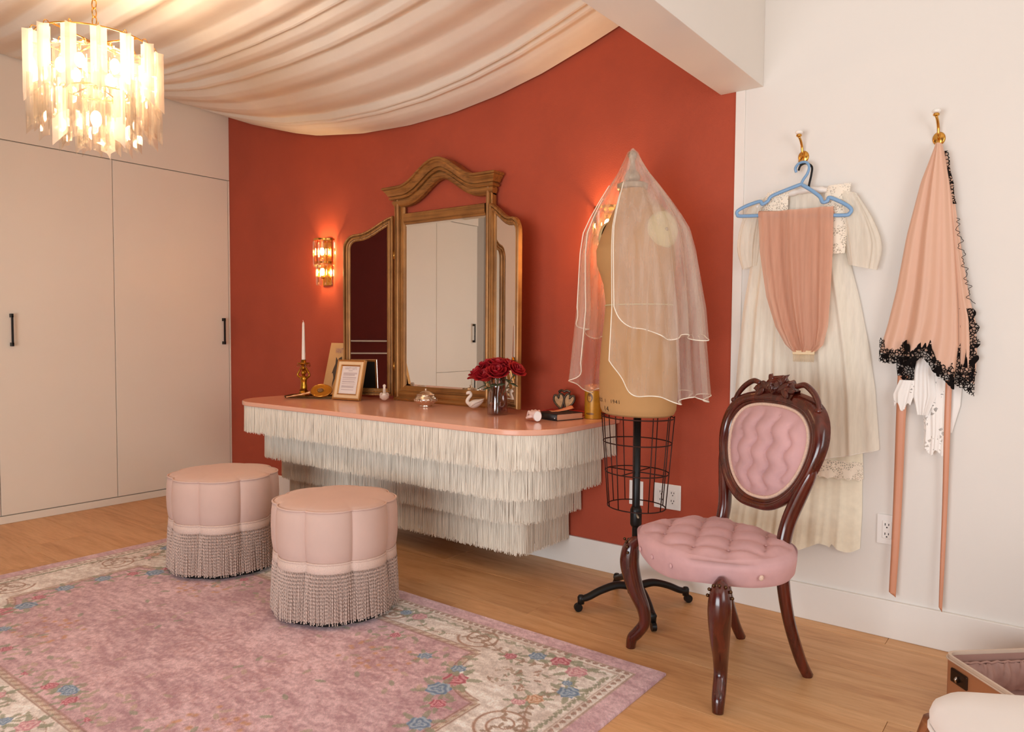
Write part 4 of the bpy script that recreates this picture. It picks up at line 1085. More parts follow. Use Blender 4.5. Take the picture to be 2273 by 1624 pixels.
skirt = panel([(1.60,-1.075,-0.735), (1.49,-1.085,-0.725), (1.40,-1.095,-0.700), (1.25,-1.118,-0.665), (1.05,-1.135,-0.628), (0.85,-1.148,-0.600), (0.60,-1.172,-0.580)], 90, 0.016, 0.046, 6, 0.012, 21, hem=lambda u: 0.115*u**1.5, pw=0.5)
MB().grid(skirt).build('skirt', m_voile, gown)
MB().tube(skirt[-1], 0.0018, 5).build('hem_stitch', m_satin, gown)
sl = panel([(1.50,-1.07,-0.75), (1.0,-1.11,-0.66), (0.655,-1.12,-0.637)], 60, 0.010, 0.034, 5, 0.007, 5)
MB().grid(sl).build('slip', m_voile2, gown)
lb = panel([(0.66,-1.12,-0.637), (0.585,-1.122,-0.634)], 90, 0.012, 0.036, 5, 0.007, 5, hem=lambda u: 0.008*abs(math.sin(u*42)))
MB().grid(lb).build('lace_hem', m_lacec, gown)
us = panel([(0.66,-1.14,-0.64), (0.45,-1.17,-0.636), (0.30,-1.19,-0.640)], 80, 0.008, 0.024, 7, 0.009, 8, hem=lambda u: 0.02*math.sin(u*19)+(0.02 if u > 0.8 else 0))
MB().grid(us).build('underskirt', m_voile2, gown)
for nm, x0, x1 in (('lace_yoke', -1.022, -0.928), ('lace_yoke', -0.790, -0.700)):
    yk = panel([(1.722,x0+0.012,x1+0.004), (1.69,x0,x1), (1.60,x0-0.004,x1), (1.46,x0+0.01,x1-0.012)], 18, 0.060, 0.010, 1, 0.002, 3)
    MB().grid(yk).build(nm, m_lacec, gown)
nk = panel([(1.706,-0.93,-0.79), (1.66,-0.93,-0.79), (1.60,-0.94,-0.78)], 24, 0.036, 0.004, 5, 0.003, 7)
MB().grid(nk).build('back_neck', m_voile, gown)
m_sleeve = sheer('ivory_sleeve_voile', (250,240,224), 0.62, trans=0.1, stretch=(3,1,0.4), var=0.08, vscale=20)
def sleeve(path, radii, name):
    mb = MB(); rows = []
    n = 56; pts = spline([p+(r_,) for p, r_ in zip(path, radii)], 6)
    for i, p in enumerate(pts):
        row = []
        for k in range(n):
            a = 2*PI*k/n; rr = p[3]*(1+0.13*math.sin(6*a+i*0.12)+0.07*math.sin(11*a+i*0.05))
            row.append((p[0]+rr*math.cos(a), p[1]+rr*0.55*math.sin(a), p[2]+0.25*rr*math.cos(a)*(-1 if path[0][0] < -0.9 else 1)*-1))
        rows.append(row)
    return mb.grid(rows, closev=True).build(name, m_sleeve, gown)
sleeve([(-1.045,-0.045,1.700), (-1.078,-0.042,1.62), (-1.092,-0.042,1.52), (-1.086,-0.040,1.425)], [0.026, 0.040, 0.042, 0.026], 'sleeve')
sleeve([(-0.715,-0.050,1.695), (-0.680,-0.048,1.60), (-0.655,-0.046,1.50), (-0.652,-0.044,1.405)], [0.030, 0.050, 0.058, 0.044], 'sleeve')

# ------------------------------------------------------------------ peach chiffon with a hair comb
m_chif = sheer('peach_chiffon', (230,178,152), 0.80, trans=0.25, stretch=(4,1,0.3), var=0.10, vscale=14)
pc = thing('chiffon_veil', 'peach chiffon folded over the blue hanger and gathered into a comb', 'veil', (0, 0, 0))
P = panel([(1.636,-1.034,-0.748), (1.48,-1.024,-0.746), (1.30,-0.994,-0.750), (1.18,-0.955,-0.756), (1.11,-0.915,-0.772), (1.082,-0.885,-0.800)], 110, 0.098, 0.012, 2.6, 0.017, 31, amp_top=0.55)
MB().grid(P).build('front_drape', m_chif, pc)
P2 = panel([(1.636,-1.030,-0.752), (1.40,-1.000,-0.752), (1.20,-0.952,-0.765), (1.086,-0.882,-0.803)], 60, 0.078, 0.004, 4.4, 0.004, 32)
MB().grid(P2).build('back_drape', m_chif, pc)
MB().tube([(-1.034+0.286*k/20, -0.088, 1.638-0.028*k/20) for k in range(21)], 0.0085, 8).build('fold_over_bar', m_chif, pc)
m_comb = M('ivory_comb', (236,206,160), 0.4)
MB().box(-0.884, -0.802, -0.106, -0.098, 1.072, 1.088).build('comb_spine', m_comb, pc, smooth=False, bevel=0.002)
mb = MB()
for k in range(18): mb.tube([(-0.882+0.0046*k, -0.102, 1.074), (-0.880+0.0044*k, -0.104, 1.044-0.001*(k % 2))], 0.0011, 4)
o = mb.build('comb_teeth', m_comb, pc); o['kind'] = 'stuff'

# ------------------------------------------------------------------ peach satin robe with black lace
m_robe = M('peach_satin', (222,176,150), 0.5, var=0.04, vscale=3, sheen=0.35, stretch=(3,1,0.4))
m_blace = mat_lace('black_lace', (20,15,14), 95, 0.13, 0.12, 0.55)
rb = thing('satin_robe', 'peach satin robe edged with black lace hanging from the hook', 'robe', (0, 0, 0))
def robe_hem(u): return -0.030*u + (0.035*math.exp(-((u-0.62)/0.09)**2)) - 0.062*max(0, (u-0.70))/0.30
R_rows = [(1.826,-0.421,-0.400), (1.79,-0.433,-0.391), (1.70,-0.464,-0.372), (1.51,-0.505,-0.352), (1.32,-0.532,-0.336), (1.19,-0.558,-0.330), (1.085,-0.584,-0.340)]
P = panel(R_rows, 120, 0.050, 0.036, 1.7, 0.020, 44, hem=robe_hem, amp_top=0.12, pw=0.5)
MB().grid(P).build('robe_front', m_robe, rb)
R2 = [(1.80,-0.398,-0.388), (1.70,-0.385,-0.366), (1.60,-0.375,-0.352), (1.44,-0.362,-0.326), (1.31,-0.352,-0.302), (1.235,-0.348,-0.282), (1.12,-0.346,-0.274), (1.03,-0.350,-0.280)]
PR = panel(R2, 50, 0.040, 0.012, 1.0, 0.006, 42, hem=lambda u: -0.05*u, amp_top=0.2, pw=0.4)
MB().grid(PR).build('robe_side', m_robe, rb)
def lace_band(P, i0, drop, name, sd, scal=14, up=0.05):
    """lace along the hem of a panel: covers the last rows and falls below in scallops"""
    r = random.Random(sd); n = len(P[0]); bot = P[-1]; rows = []
    for q in range(11):
        t = q/10; row = []
        for k in range(n):
            x, y, z = bot[k]; zz = z+up*(0.30+0.75*max(0, math.sin(k*6.28*3.1/n+sd))**0.6+0.18*abs(math.sin(k*6.28*9/n)))
            zl = z-drop*(0.85+0.15*abs(math.sin(k*PI*scal/n)))
            row.append((x+0.002*math.sin(k*0.9), y-0.0035, zz+(zl-zz)*t))
        rows.append(row)
    return MB().grid(rows).build(name, m_blace, rb)
lace_band(P, 0, 0.036, 'lace_trim', 1, 22, 0.048)
lace_band(PR, 0, 0.045, 'lace_trim', 2, 9, 0.090)
# lace down the open edge of the robe
rows = []
for i in range(40):
    z = 1.245-i*0.0068; x = float(np.interp(-z, [-1.25,-1.19,-1.12,-1.03,-0.97], [-0.292,-0.276,-0.270,-0.276,-0.29])); wv = 0.006*math.sin(i*0.8)
    rows.append([(x-0.042+0.010*math.sin(i*0.5), -0.050, z), (x-0.02, -0.054, z), (x+wv, -0.046, z)])
MB().grid(rows).build('lace_edge', m_blace, rb)
# lower lace of the robe's inner layer
Q = panel([(1.07,-0.530,-0.462), (1.03,-0.528,-0.462), (0.985,-0.522,-0.464)], 30, 0.030, 0.008, 2, 0.003, 5)
MB().grid(Q).build('inner_lace', m_blace, rb)
# black applique line down the side and strip near the top
rows = []
for i in range(14):
    z = 1.80-i*0.0145; x = -0.388+i*0.0024; rows.append([(x-0.004, -0.058, z), (x+0.006+0.002*math.sin(i), -0.054, z)])
MB().grid(rows).build('collar_lace', m_blace, rb)
m_thread = M('black_thread', (40,28,26), 0.8)
pts = []
for i in range(110):
    t = i/109; z = 1.56-0.30*t; x = -0.348+0.052*t + 0.005*math.sin(t*70+3*math.sin(t*9))+0.005*math.sin(t*33)+0.003*math.sin(t*121); pts.append((x, -0.066+0.012*t, z))
MB().tube(pts, 0.0010, 4).build('applique_line', m_thread, rb)
m_ribbon = M('peach_ribbon', (214,146,112), 0.4, var=0.05, sheen=0.3)
def ribbon(pts, label):
    rows = []
    for (x, z, w_) in spline(pts, 8):
        rows.append([(x-w_/2, -0.030-0.004*math.sin(z*9), z), (x-w_/6, -0.034-0.004*math.sin(z*9), z), (x+w_/6, -0.031-0.004*math.sin(z*9), z), (x+w_/2, -0.033-0.004*math.sin(z*9), z)])
    # slanted tip
    last = rows[-1]; rows.append([(p[0], p[1], p[2]-0.016*k/3) for k, p in enumerate(last)])
    return MB().grid(rows).build('tie_ribbon', m_ribbon, rb, solid=0.0012)
ribbon([(-0.506, 1.00, 0.034), (-0.508, 0.80, 0.032), (-0.511, 0.55, 0.030), (-0.514, 0.35, 0.027), (-0.518, 0.185, 0.024)], '')
ribbon([(-0.358, 0.99, 0.020), (-0.358, 0.80, 0.020), (-0.358, 0.55, 0.017), (-0.359, 0.35, 0.015), (-0.360, 0.165, 0.011)], '')
# white lace garment below the robe
m_lacew = mat_lace('white_lace', (250,244,238), 60, 0.20, 0.35, 0.45)
m_wsatin = M('white_silk', (246,240,234), 0.5, var=0.02, sheen=0.3)
wl_ = thing('white_lingerie', 'white satin and lace garment hanging below the peach robe', 'garment', (0, 0, 0))
MB().grid(panel([(1.10,-0.455,-0.405), (1.02,-0.468,-0.405), (0.93,-0.470,-0.395), (0.86,-0.455,-0.42)], 40, 0.036, 0.010, 1.6, 0.006, 51)).build('satin_fold', m_wsatin, wl_)
MB().grid(panel([(1.06,-0.425,-0.352), (0.98,-0.450,-0.352), (0.90,-0.440,-0.354), (0.80,-0.432,-0.358), (0.725,-0.434,-0.362)], 50, 0.022, 0.012, 2.4, 0.006, 52, hem=lambda u: 0.010*math.sin(u*13))).build('lace_panel', m_lacew, wl_)
MB().grid(panel([(0.985,-0.515,-0.460), (0.93,-0.535,-0.465), (0.885,-0.530,-0.478)], 30, 0.038, 0.006, 2, 0.005, 53, hem=lambda u: 0.015*math.sin(u*9))).build('lace_tuft', m_lacew, wl_)
MB().grid(panel([(0.99,-0.400,-0.318), (0.90,-0.395,-0.322), (0.80,-0.380,-0.345)], 30, 0.010, 0.008, 1.3, 0.003, 54)).build('silk_tail', m_wsatin, wl_)

# ------------------------------------------------------------------ electrical plates
m_plastic = M('white_plastic', (240,234,228), 0.35, var=0.01)
m_slot = M('slot_dark', (30,24,22), 0.8)
def wall_plate(x, z, label, kinds, group=None):
    t = thing('wall_outlet', label, 'outlet', (x, 0, z), 0)
    wdt_ = 0.072 if len(kinds) == 1 else 0.132
    MB().box(-wdt_/2, wdt_/2, -0.006, -0.0005, -0.057, 0.057).build('cover_plate', m_plastic, t, smooth=False, bevel=0.003)
    for i, kd in enumerate(kinds):
        cx = (i-(len(kinds)-1)/2)*0.056
        ins = MB().box(cx-0.0165, cx+0.0165, -0.0085, -0.004, -0.034, 0.034).build('insert', m_plastic, t, smooth=False, bevel=0.002)
        if kd == 'duplex':
            for dz in (-0.018, 0.018):
                for dx, hh in ((-0.0062, 0.0045), (0.0062, 0.0038)):
                    MB().box(cx+dx-0.0014, cx+dx+0.0014, -0.0089, -0.0080, dz+0.002-hh, dz+0.002+hh).build('slot', m_slot, ins, smooth=False)
                MB().lathe([(0.0, 0), (0.0026, 0.0)], 10).build('slot', m_slot, ins, loc=(cx, -0.0087, dz-0.009), rot=(PI/2, 0, 0)) if False else MB().box(cx-0.0024, cx+0.0024, -0.0089, -0.0080, dz-0.0115, dz-0.0070).build('slot', m_slot, ins, smooth=False)
    return t
wall_plate(-0.548, 0.412, 'white wall outlet on the white wall beside the peach ribbon', ['duplex'])
wall_plate(-1.612, 0.405, 'narrow white wall plate on the red wall behind the stand pole', ['blank'])
wall_plate(-1.454, 0.410, 'wide white double outlet on the red wall behind the wire cage', ['duplex', 'duplex'])

# ------------------------------------------------------------------ open suitcase at the lower right
m_leath = M('tan_leather', (176,116,78), 0.5, var=0.08, bmp=0.1, bscale=160)
m_rim = M('cream_rim', (214,190,170), 0.5)
m_lining = M('mauve_lining', (176,136,124), 0.6, var=0.08, sheen=0.4)
m_lock = M('lock_metal', (70,56,48), 0.35, metal=0.9)
sc_o = thing('suitcase', 'open vintage tan suitcase with ruched mauve lining beside the baseboard', 'suitcase', (-0.302, -0.434, 0), math.radians(43))
Ls, Ds, Hs = 0.56, -0.40, 0.158
# local x to the right along the back, local y towards the room (negative)
def rr4(x0, x1, y0, y1, r, n=5):
    pts = []
    for (cx, cy, a0) in ((x1-r, y1-r, 0), (x0+r, y1-r, PI/2), (x0+r, y0+r, PI), (x1-r, y0+r, 1.5*PI)):
        for k in range(n+1): a = a0+PI/2*k/n; pts.append((cx+r*math.cos(a), cy+r*math.sin(a)))
    return pts
A = rr4(0.0, Ls, -0.40, 0.0, 0.035); B = rr4(0.008, Ls-0.008, -0.392, -0.008, 0.03)
mb = MB().grid([[(x, y, z) for x, y in A] for z in (0.003, 0.01, Hs-0.012)], closev=True); mb.add([(x, y, 0.003) for x, y in A], [tuple(range(len(A)))]); mb.build('shell', m_leath, sc_o, auto=60)
MB().grid([[(x, y, Hs-0.012) for x, y in A], [(x, y, Hs) for x, y in A], [(x, y, Hs) for x, y in B], [(x, y, Hs-0.016) for x, y in B]], closev=True).build('rim', m_rim, sc_o, auto=50)
MB().tube([(x, y, Hs-0.012) for x, y in rr4(-0.002, Ls+0.002, -0.402, 0.002, 0.036)], 0.003, 6, closed=True).build('piping', m_rim, sc_o)
rows = []
for z, k in ((Hs-0.010, 1.0), (Hs-0.035, 1.0), (0.03, 0.985), (0.014, 0.95)):
    rows.append([(Ls/2+(x-Ls/2)*k, -0.2+(y+0.2)*k, z) for x, y in rr4(0.010, Ls-0.010, -0.390, -0.010, 0.03)])
mb = MB().grid(rows, closev=True); mb.add(rows[-1], [tuple(range(len(rows[-1])))]); mb.build('lining', m_lining, sc_o, auto=60)
rows = []
for i in range(16):
    t = i/15; row = []
    for k in range(70):
        x = 0.05+0.46*k/69; pin = 1-t; f = 0.010*math.sin(k*1.1+t*2)*(1-t)**0.7+0.007*math.sin(k*0.43+t*4)
        row.append((x, -0.022-0.016*math.sin(t*PI*0.9)-abs(f), Hs-0.030-0.09*t))
    rows.append(row)
MB().grid(rows).build('ruched_pocket', m_lining, sc_o)
MB().tube([(0.05+0.46*k/40, -0.026-0.002*math.sin(k*1.7), Hs-0.030+0.002*math.sin(k*2.1)) for k in range(41)], 0.004, 6).build('elastic_band', m_lining, sc_o)
MB().box(-0.008, 0.0, -0.115, -0.045, 0.085, 0.128).build('lock_plate', m_lock, sc_o, smooth=False, bevel=0.004)
MB().tube([(-0.010, -0.08, 0.112), (-0.016, -0.08, 0.105), (-0.012, -0.08, 0.095)], 0.004, 8).build('latch', M('nickel', (190,180,170), 0.2, metal=1.0), sc_o)

# ------------------------------------------------------------------ white upholstered stool, lower right corner
m_wup = M('white_upholstery', (240,232,226), 0.75, var=0.015, sheen=0.3)
m_carve = mat_wood('carved_walnut', (150,88,46), (104,56,26), 0.35, 0.25, (8,8,3))
fs = thing('footstool', 'white upholstered stool with carved wooden frame in the near corner', 'stool', (0.098, -1.560, 0), math.radians(-60))
o_ = rr4(-0.235, 0.235, -0.235, 0.235, 0.07, 6)
rows = []
for k, z in ((0.975, 0.415), (1.0, 0.425), (1.005, 0.440), (0.985, 0.458), (0.93, 0.472), (0.8, 0.484), (0.55, 0.491), (0.25, 0.494), (0.02, 0.495)):
    rows.append([(x*k, y*k, z) for x, y in o_])
MB().grid(rows, closev=True).build('cushion', m_wup, fs)
MB().tube([(x*1.0, y*1.0, 0.417) for x, y in o_], 0.0045, 6, closed=True).build('piping', m_wup, fs)
# carved aprons: arched lower edge with scrollwork
for q in range(4):
    ca, sa = math.cos(q*PI/2), math.sin(q*PI/2); rows = []
    for i in range(41):
        x = -0.20+0.40*i/40; t = abs(x)/0.2; lo = 0.335+0.030*math.cos(t*PI*1.5)+0.010*math.cos(t*PI*6); bulge = 0.010*math.sin(t*PI*5)
        row = []
        for u, d in ((0, 0.205), (0.0, 0.222), (0.25, 0.232+bulge), (0.5, 0.228), (0.75, 0.236+bulge*0.6), (1.0, 0.232), (1.0, 0.205)):
            z = lo+(0.414-lo)*u; row.append((x*ca+d*sa, x*sa-d*ca, z))
        rows.append(row)
    MB().grid(rows, closev=True).build('carved_apron', m_carve, fs)
    for sx in (-1,):
        e = Vector((ca*0.205*sx+sa*0.205, sa*0.205*sx-ca*0.205, 0)); en = e.normalized()
        pts = spline([tuple(e+en*o2)+(z, r_) if False else ((e+en*o2).x, (e+en*o2).y, z, r_) for z, o2, r_ in ((0.412, -0.004, 0.034), (0.36, 0.008, 0.036), (0.30, 0.018, 0.032), (0.20, 0.012, 0.028), (0.10, -0.012, 0.021), (0.04, 0.004, 0.022), (0.0, 0.016, 0.024))])
        lg = MB().tube([p[:3] for p in pts], [p[3] for p in pts], 14).build('cabriole_leg', m_carve, fs)
        for zc, ru in ((0.345, 0.026), (0.30, 0.018)):
            cpt = e+en*(0.018+0.036); side = Vector((-en.y, en.x, 0))
            sp_ = [cpt+side*(ru*(1-k/40)*math.cos(k*0.42))+Vector((0, 0, zc+ru*(1-k/40)*math.sin(k*0.42))) for k in range(34)]
            MB().tube(sp_, 0.0045, 6).build('carved_scroll', m_carve, lg)
# ------------------------------------------------------------------ things standing on the vanity
ZT = zt+0.0008
m_agold = M('aged_gold', (176,122,40), 0.32, metal=0.95, var=0.35, vscale=60)
# tray
m_tray = M('dark_gilt_tray', (112,78,40), 0.3, metal=0.7, var=0.3, vscale=30)
tr = thing('vanity_tray', 'dark gilt tray under the candlestick', 'tray', (-3.655, -0.262, ZT), math.radians(30))
MB().prism(rr4(-0.17, 0.17, -0.075, 0.075, 0.03), lambda u, v, w_: (u, v, w_), 0.0, 0.005).build('tray_base', m_tray, tr, smooth=False)
MB().tube([(x, y, 0.009) for x, y in rr4(-0.17, 0.17, -0.075, 0.075, 0.03)], 0.005, 6, closed=True).build('raised_rim', m_tray, tr)
# candlestick: figure with raised arms
cs = thing('candlestick', 'gold figural candlestick holding the tall white candle', 'candlestick', (-3.735, -0.285, ZT+0.0055), math.radians(20))
MB().lathe([(0.0, 0), (0.036, 0.0), (0.036, 0.008), (0.028, 0.014), (0.030, 0.022), (0.024, 0.032), (0.026, 0.038), (0.0, 0.039)], 8).build('base', m_agold, cs, smooth=False)
MB().lathe([(0.020, 0.036), (0.023, 0.048), (0.021, 0.065), (0.018, 0.080), (0.021, 0.095), (0.026, 0.108), (0.022, 0.118), (0.009, 0.124), (0.008, 0.130)], 20, sy=0.8).build('draped_figure', m_agold, cs)
hd = MB().sphere((0, -0.003, 0.142), 0.0155, 14, 10, (0.9, 0.95, 1.1)).build('head', m_agold, cs)
MB().sphere((0, 0.004, 0.146), 0.0175, 12, 8, (1.05, 0.85, 0.95)).build('hair', m_agold, hd)
MB().sphere((0, -0.018, 0.141), 0.003, 6, 5).build('nose', m_agold, hd)
for s in (-1, 1):
    MB().tube(spline([(s*0.022, 0, 0.112), (s*0.038, -0.002, 0.122), (s*0.040, -0.002, 0.134), (s*0.028, 0, 0.155), (s*0.014, 0, 0.176)]), [0.0075-0.0022*i/24 for i in range(25)], 8).build('raised_arm', m_agold, cs)
MB().lathe([(0.010, 0.160), (0.014, 0.172), (0.012, 0.182), (0.020, 0.190), (0.034, 0.198), (0.038, 0.204), (0.034, 0.204), (0.016, 0.200), (0.015, 0.222), (0.012, 0.222)], 24).build('drip_pan', m_agold, cs)
for k in range(8):
    a = 2*PI*k/8; MB().lathe([(0.0, -0.026), (0.006, -0.016), (0.004, -0.006), (0.001, 0.0)], 6, (0.037*math.cos(a), 0.037*math.sin(a), 0.200)).build('crystal_drop', m_crystal, cs, smooth=False)
m_wax = M('white_wax', (246,232,218), 0.4, var=0.01, sss=0.2)
cd = thing('candle', 'tall slim white taper candle in the gold candlestick', 'candle', (-3.735, -0.285, ZT+0.0055+0.204))
MB().lathe([(0.0, 0.0), (0.0120, 0.0), (0.0115, 0.03), (0.0072, 0.235), (0.0045, 0.246), (0.0, 0.248)], 16).build('taper', m_wax, cd)
MB().tube([(0, 0, 0.246), (-0.001, 0, 0.254), (-0.005, 0, 0.257)], 0.0013, 5).build('wick', m_wax, cd)
# hand mirror
hm = thing('hand_mirror', 'gold hand mirror with filigree medallion leaning on the tray', 'hand mirror', (-3.545, -0.318, ZT+0.012), math.radians(36))
def hmp(u, v, d):      # leaning oval: u sideways, v up the slope, d off its face
    t = math.radians(48); return (u, v*math.cos(t)-d*math.sin(t), 0.004+v*math.sin(t)+d*math.cos(t)) if False else (u, v*math.cos(t)-d*math.sin(t), v*math.sin(t)-(-d)*math.cos(t)*1.0)
m_amber = M('amber_gilt', (196,128,36), 0.35, metal=0.7, var=0.12)
P = []
ux, vz_ = 0.062, 0.045
def ov(k, r_): a = 2*PI*k/48; return (r_*ux*math.cos(a)*(1+0.10*math.cos(a)), 0.047+r_*vz_*math.sin(a))
for r_, d in ((1.0, -0.006), (1.03, 0.0), (1.0, 0.006), (0.94, 0.0045), (0.6, 0.0055), (0.02, 0.006)): P.append([hmp(*ov(k, r_), d) for k in range(48)])
P.append([hmp(*ov(k, 0.02), -0.006) for k in range(48)])
MB().grid(P, closev=True).build('mirror_head', m_amber, hm)
MB().tube([hmp(*ov(k, 1.0), 0.004) for k in range(48)], 0.0026, 6, closed=True).build('beaded_rim', m_brass, hm)
P = []
for i in range(8):
    u = i/7; P.append([hmp(0.018*u*math.cos(2*PI*k/40)*(1+0.2*math.cos(k/40*2*PI*10)), 0.047+0.015*u*math.sin(2*PI*k/40)*(1+0.2*math.cos(k/40*2*PI*10)), 0.006+0.004*abs(math.sin(u*7))*(1-u*0.5)) for k in range(40)])
MB().grid(P, closev=True).build('filigree_medallion', M('silver_filigree', (150,120,90), 0.3, metal=0.9, var=0.4, vscale=200), hm)
pts = spline([hmp(-0.058, 0.036, 0), hmp(-0.085, 0.026, 0), hmp(-0.125, 0.014, 0.001), hmp(-0.165, 0.004, 0.002), hmp(-0.195, -0.004, 0.002)])
MB().tube(pts, [0.0075-0.004*(i/(len(pts)-1))+0.0012*math.sin(i*0.9) for i in range(len(pts))], 8, flat=(1, 0.8)).build('handle', M('rose_gilt', (214,160,112), 0.3, metal=0.6), hm)

# framed notice and leaning print
def flat_text(body, size, mat, parent, name, to3, align='CENTER', sx=1.0):
    cu = bpy.data.curves.new('lettering', 'FONT'); cu.body = body; cu.size = size; cu.align_x = align
    ob = bpy.data.objects.new('lettering', cu); COL.objects.link(ob); bpy.context.view_layer.update()
    me = bpy.data.meshes.new_from_object(ob.evaluated_get(bpy.context.evaluated_depsgraph_get())); bpy.data.objects.remove(ob); bpy.data.curves.remove(cu)
    for v in me.vertices: v.co = Vector(to3(v.co.x*sx, v.co.y))
    me.materials.append(mat); o = bpy.data.objects.new(name, me); COL.objects.link(o); o.parent = parent; return o
m_cream = M('cream_frame_paint', (240,204,158), 0.4, var=0.03)
m_gframe = M('gold_frame_edge', (190,134,72), 0.35, metal=0.6)
m_paper = M('white_paper', (236,222,214), 0.8, var=0.02)
m_grey_ink = M('grey_ink', (176,150,146), 0.8)
pf = thing('picture_frame', 'cream and gold framed notice standing on the vanity', 'picture frame', (-3.375, -0.260, ZT), math.radians(9))
tl_ = math.radians(14)
def pfp(u, v, d=0.0): return (u, v*math.sin(tl_)-d*math.cos(tl_), 0.0016+v*math.cos(tl_)+d*math.sin(tl_))
W2, Hh = 0.103, 0.238
outl = [(-W2, 0), (W2, 0), (W2, Hh), (-W2, Hh)]
for nm, prof, mt in (('gold_edge', [(0,-0.012),(0,0.006),(-0.006,0.008),(-0.010,0.005),(-0.010,-0.012)], m_gframe), ('cream_moulding', [(-0.010,-0.010),(-0.010,0.004),(-0.014,0.007),(-0.026,0.006),(-0.030,0.003),(-0.030,-0.010)], m_cream), ('inner_gold_lip', [(-0.030,-0.008),(-0.030,0.004),(-0.033,0.005),(-0.037,0.000),(-0.037,-0.008)], m_gframe)):
    rg = molding(outl, prof); MB().grid([[pfp(*p) for p in r_] for r_ in rg], closeu=True, closev=True).build(nm, mt, pf, smooth=False)
pp = MB().add([pfp(-0.067, 0.036, -0.003), pfp(0.067, 0.036, -0.003), pfp(0.067, 0.202, -0.003), pfp(-0.067, 0.202, -0.003)], [(0,1,2,3)]).build('notice_paper', m_paper, pf, smooth=False)
MB().add([pfp(-W2+.002, 0.002, -0.011), pfp(W2-.002, 0.002, -0.011), pfp(W2-.002, Hh-.002, -0.011), pfp(-W2+.002, Hh-.002, -0.011)], [(0,1,2,3)]).build('black_backing', m_foot, pf, smooth=False)
flat_text('VANITY SUITE', 0.018, m_grey_ink, pp, 'lettering', lambda x, y: pfp(x, 0.181+y*1.15, -0.0025), sx=0.80)
mb = MB()
rl = random.Random(2)
def ln(v, a, b_): mb.add([pfp(a, v, -0.0026), pfp(b_, v, -0.0026), pfp(b_, v+0.0024, -0.0026), pfp(a, v+0.0024, -0.0026)], [(0,1,2,3)])
ln(0.173, -0.016, 0.016)
for v in (0.160,0.155,0.150,0.145,0.134,0.129,0.120,0.110,0.105,0.095,0.083,0.078,0.073,0.060): ln(v, -0.052, rl.uniform(0.035, 0.052))
o = mb.build('printed_lines', m_grey_ink, pp, smooth=False); o['kind'] = 'stuff'
st = MB().box(-0.02, 0.02, -0.001, 0.001, 0.0, 0.16).build('easel_strut', m_foot, pf, smooth=False, loc=(0, 0.088, 0.001), rot=(math.radians(12), 0, 0))
m_card = M('tan_card', (204,160,108), 0.7, var=0.06)
pc2 = thing('leaning_print', 'tan magazine print with a dark figure leaning behind the framed notice', 'print', (-3.668, -0.100, ZT), 0)
tl2 = math.radians(14)
def cp(u, v, d=0.0): return (u, v*math.sin(tl2)-d*math.cos(tl2), 0.0012+v*math.cos(tl2)+d*math.sin(tl2))
MB().prism([(-0.13, 0), (0.13, 0), (0.13, 0.335), (-0.13, 0.335)], cp, 0.0, 0.004).build('card', m_card, pc2, smooth=False)
flat_text('VANITY FAIR', 0.040, M('lilac_ink', (142,108,122), 0.8), pc2, 'lettering', lambda x, y: cp(x, 0.268+y*1.2, 0.0046), sx=0.62)
fig = [(-0.055,0.245),(-0.035,0.225),(-0.022,0.238),(0.0,0.248),(0.012,0.22),(0.004,0.19),(0.018,0.16),(-0.006,0.15),(-0.022,0.12),(-0.034,0.08),(-0.040,0.045),(-0.046,0.075),(-0.044,0.11),(-0.058,0.14),(-0.068,0.135),(-0.060,0.17),(-0.050,0.20)]
MB().add([cp(u, v, 0.0046) for u, v in fig], [tuple(range(len(fig)))]).build('printed_figure', M('green_black_ink', (74,58,46), 0.8), pc2, smooth=False)
f2 = [(0.012,0.225),(0.04,0.24),(0.09,0.225),(0.10,0.16),(0.05,0.13),(0.022,0.16)]
MB().add([cp(u, v, 0.0047) for u, v in f2], [tuple(range(len(f2)))]).build('printed_shawl', M('orange_ink', (186,98,66), 0.8), pc2, smooth=False)

# swans
m_swan = M('white_bisque', (240,222,206), 0.5, var=0.02)
def swan(loc, rotz, label, sc=1.0):
    t = thing('swan_figurine', label, 'figurine', loc, rotz, 'white swan figurines on the vanity')
    rows = []
    for i in range(17):
        u = i/16; x = (-0.036+0.082*u)*sc; r_ = sc*0.027*(math.sin(PI*min(1, u*0.98+0.02))**0.6)*(1-0.25*u); zc = (0.026+0.020*u**2.2)*sc
        rows.append([(x, r_*math.cos(2*PI*k/20), max(0.0, zc+r_*0.95*math.sin(2*PI*k/20))) for k in range(20)])
    b_ = MB().grid(rows, closev=True); b_.build('body', m_swan, t)
    for s in (-1, 1):
        rows = []
        for i in range(9):
            u = i/8; rows.append([((-0.018+0.062*u+0.004*v)*sc, s*(0.024+0.006*math.sin(PI*u)*(1-v*v)-0.010*u)*sc, (0.030+0.022*u+v*0.016*(1-u*0.8))*sc) for v in (-1, -0.5, 0, 0.5, 1)])
        MB().grid(rows).build('wing', m_swan, t, solid=0.004)
    pts = spline([(-0.026*sc,0,0.026*sc), (-0.040*sc,0,0.040*sc), (-0.034*sc,0,0.058*sc), (-0.022*sc,0,0.072*sc), (-0.022*sc,0,0.084*sc), (-0.034*sc,0,0.088*sc), (-0.046*sc,0,0.078*sc)])
    n = len(pts); MB().tube(pts, [sc*(0.011-0.006*i/(n-1)+(0.0028 if 0.72 < i/(n-1) < 0.92 else 0)-(0.003 if i/(n-1) > 0.95 else 0)) for i in range(n)], 10).build('neck', m_swan, t)
    return t
swan((-3.150, -0.165, ZT), math.radians(-43), 'small white swan figurine seen end on, beside the framed notice', 1.0)
swan((-2.475, -0.155, ZT), math.radians(32), 'small white swan figurine in profile beside the rose vase', 1.0)

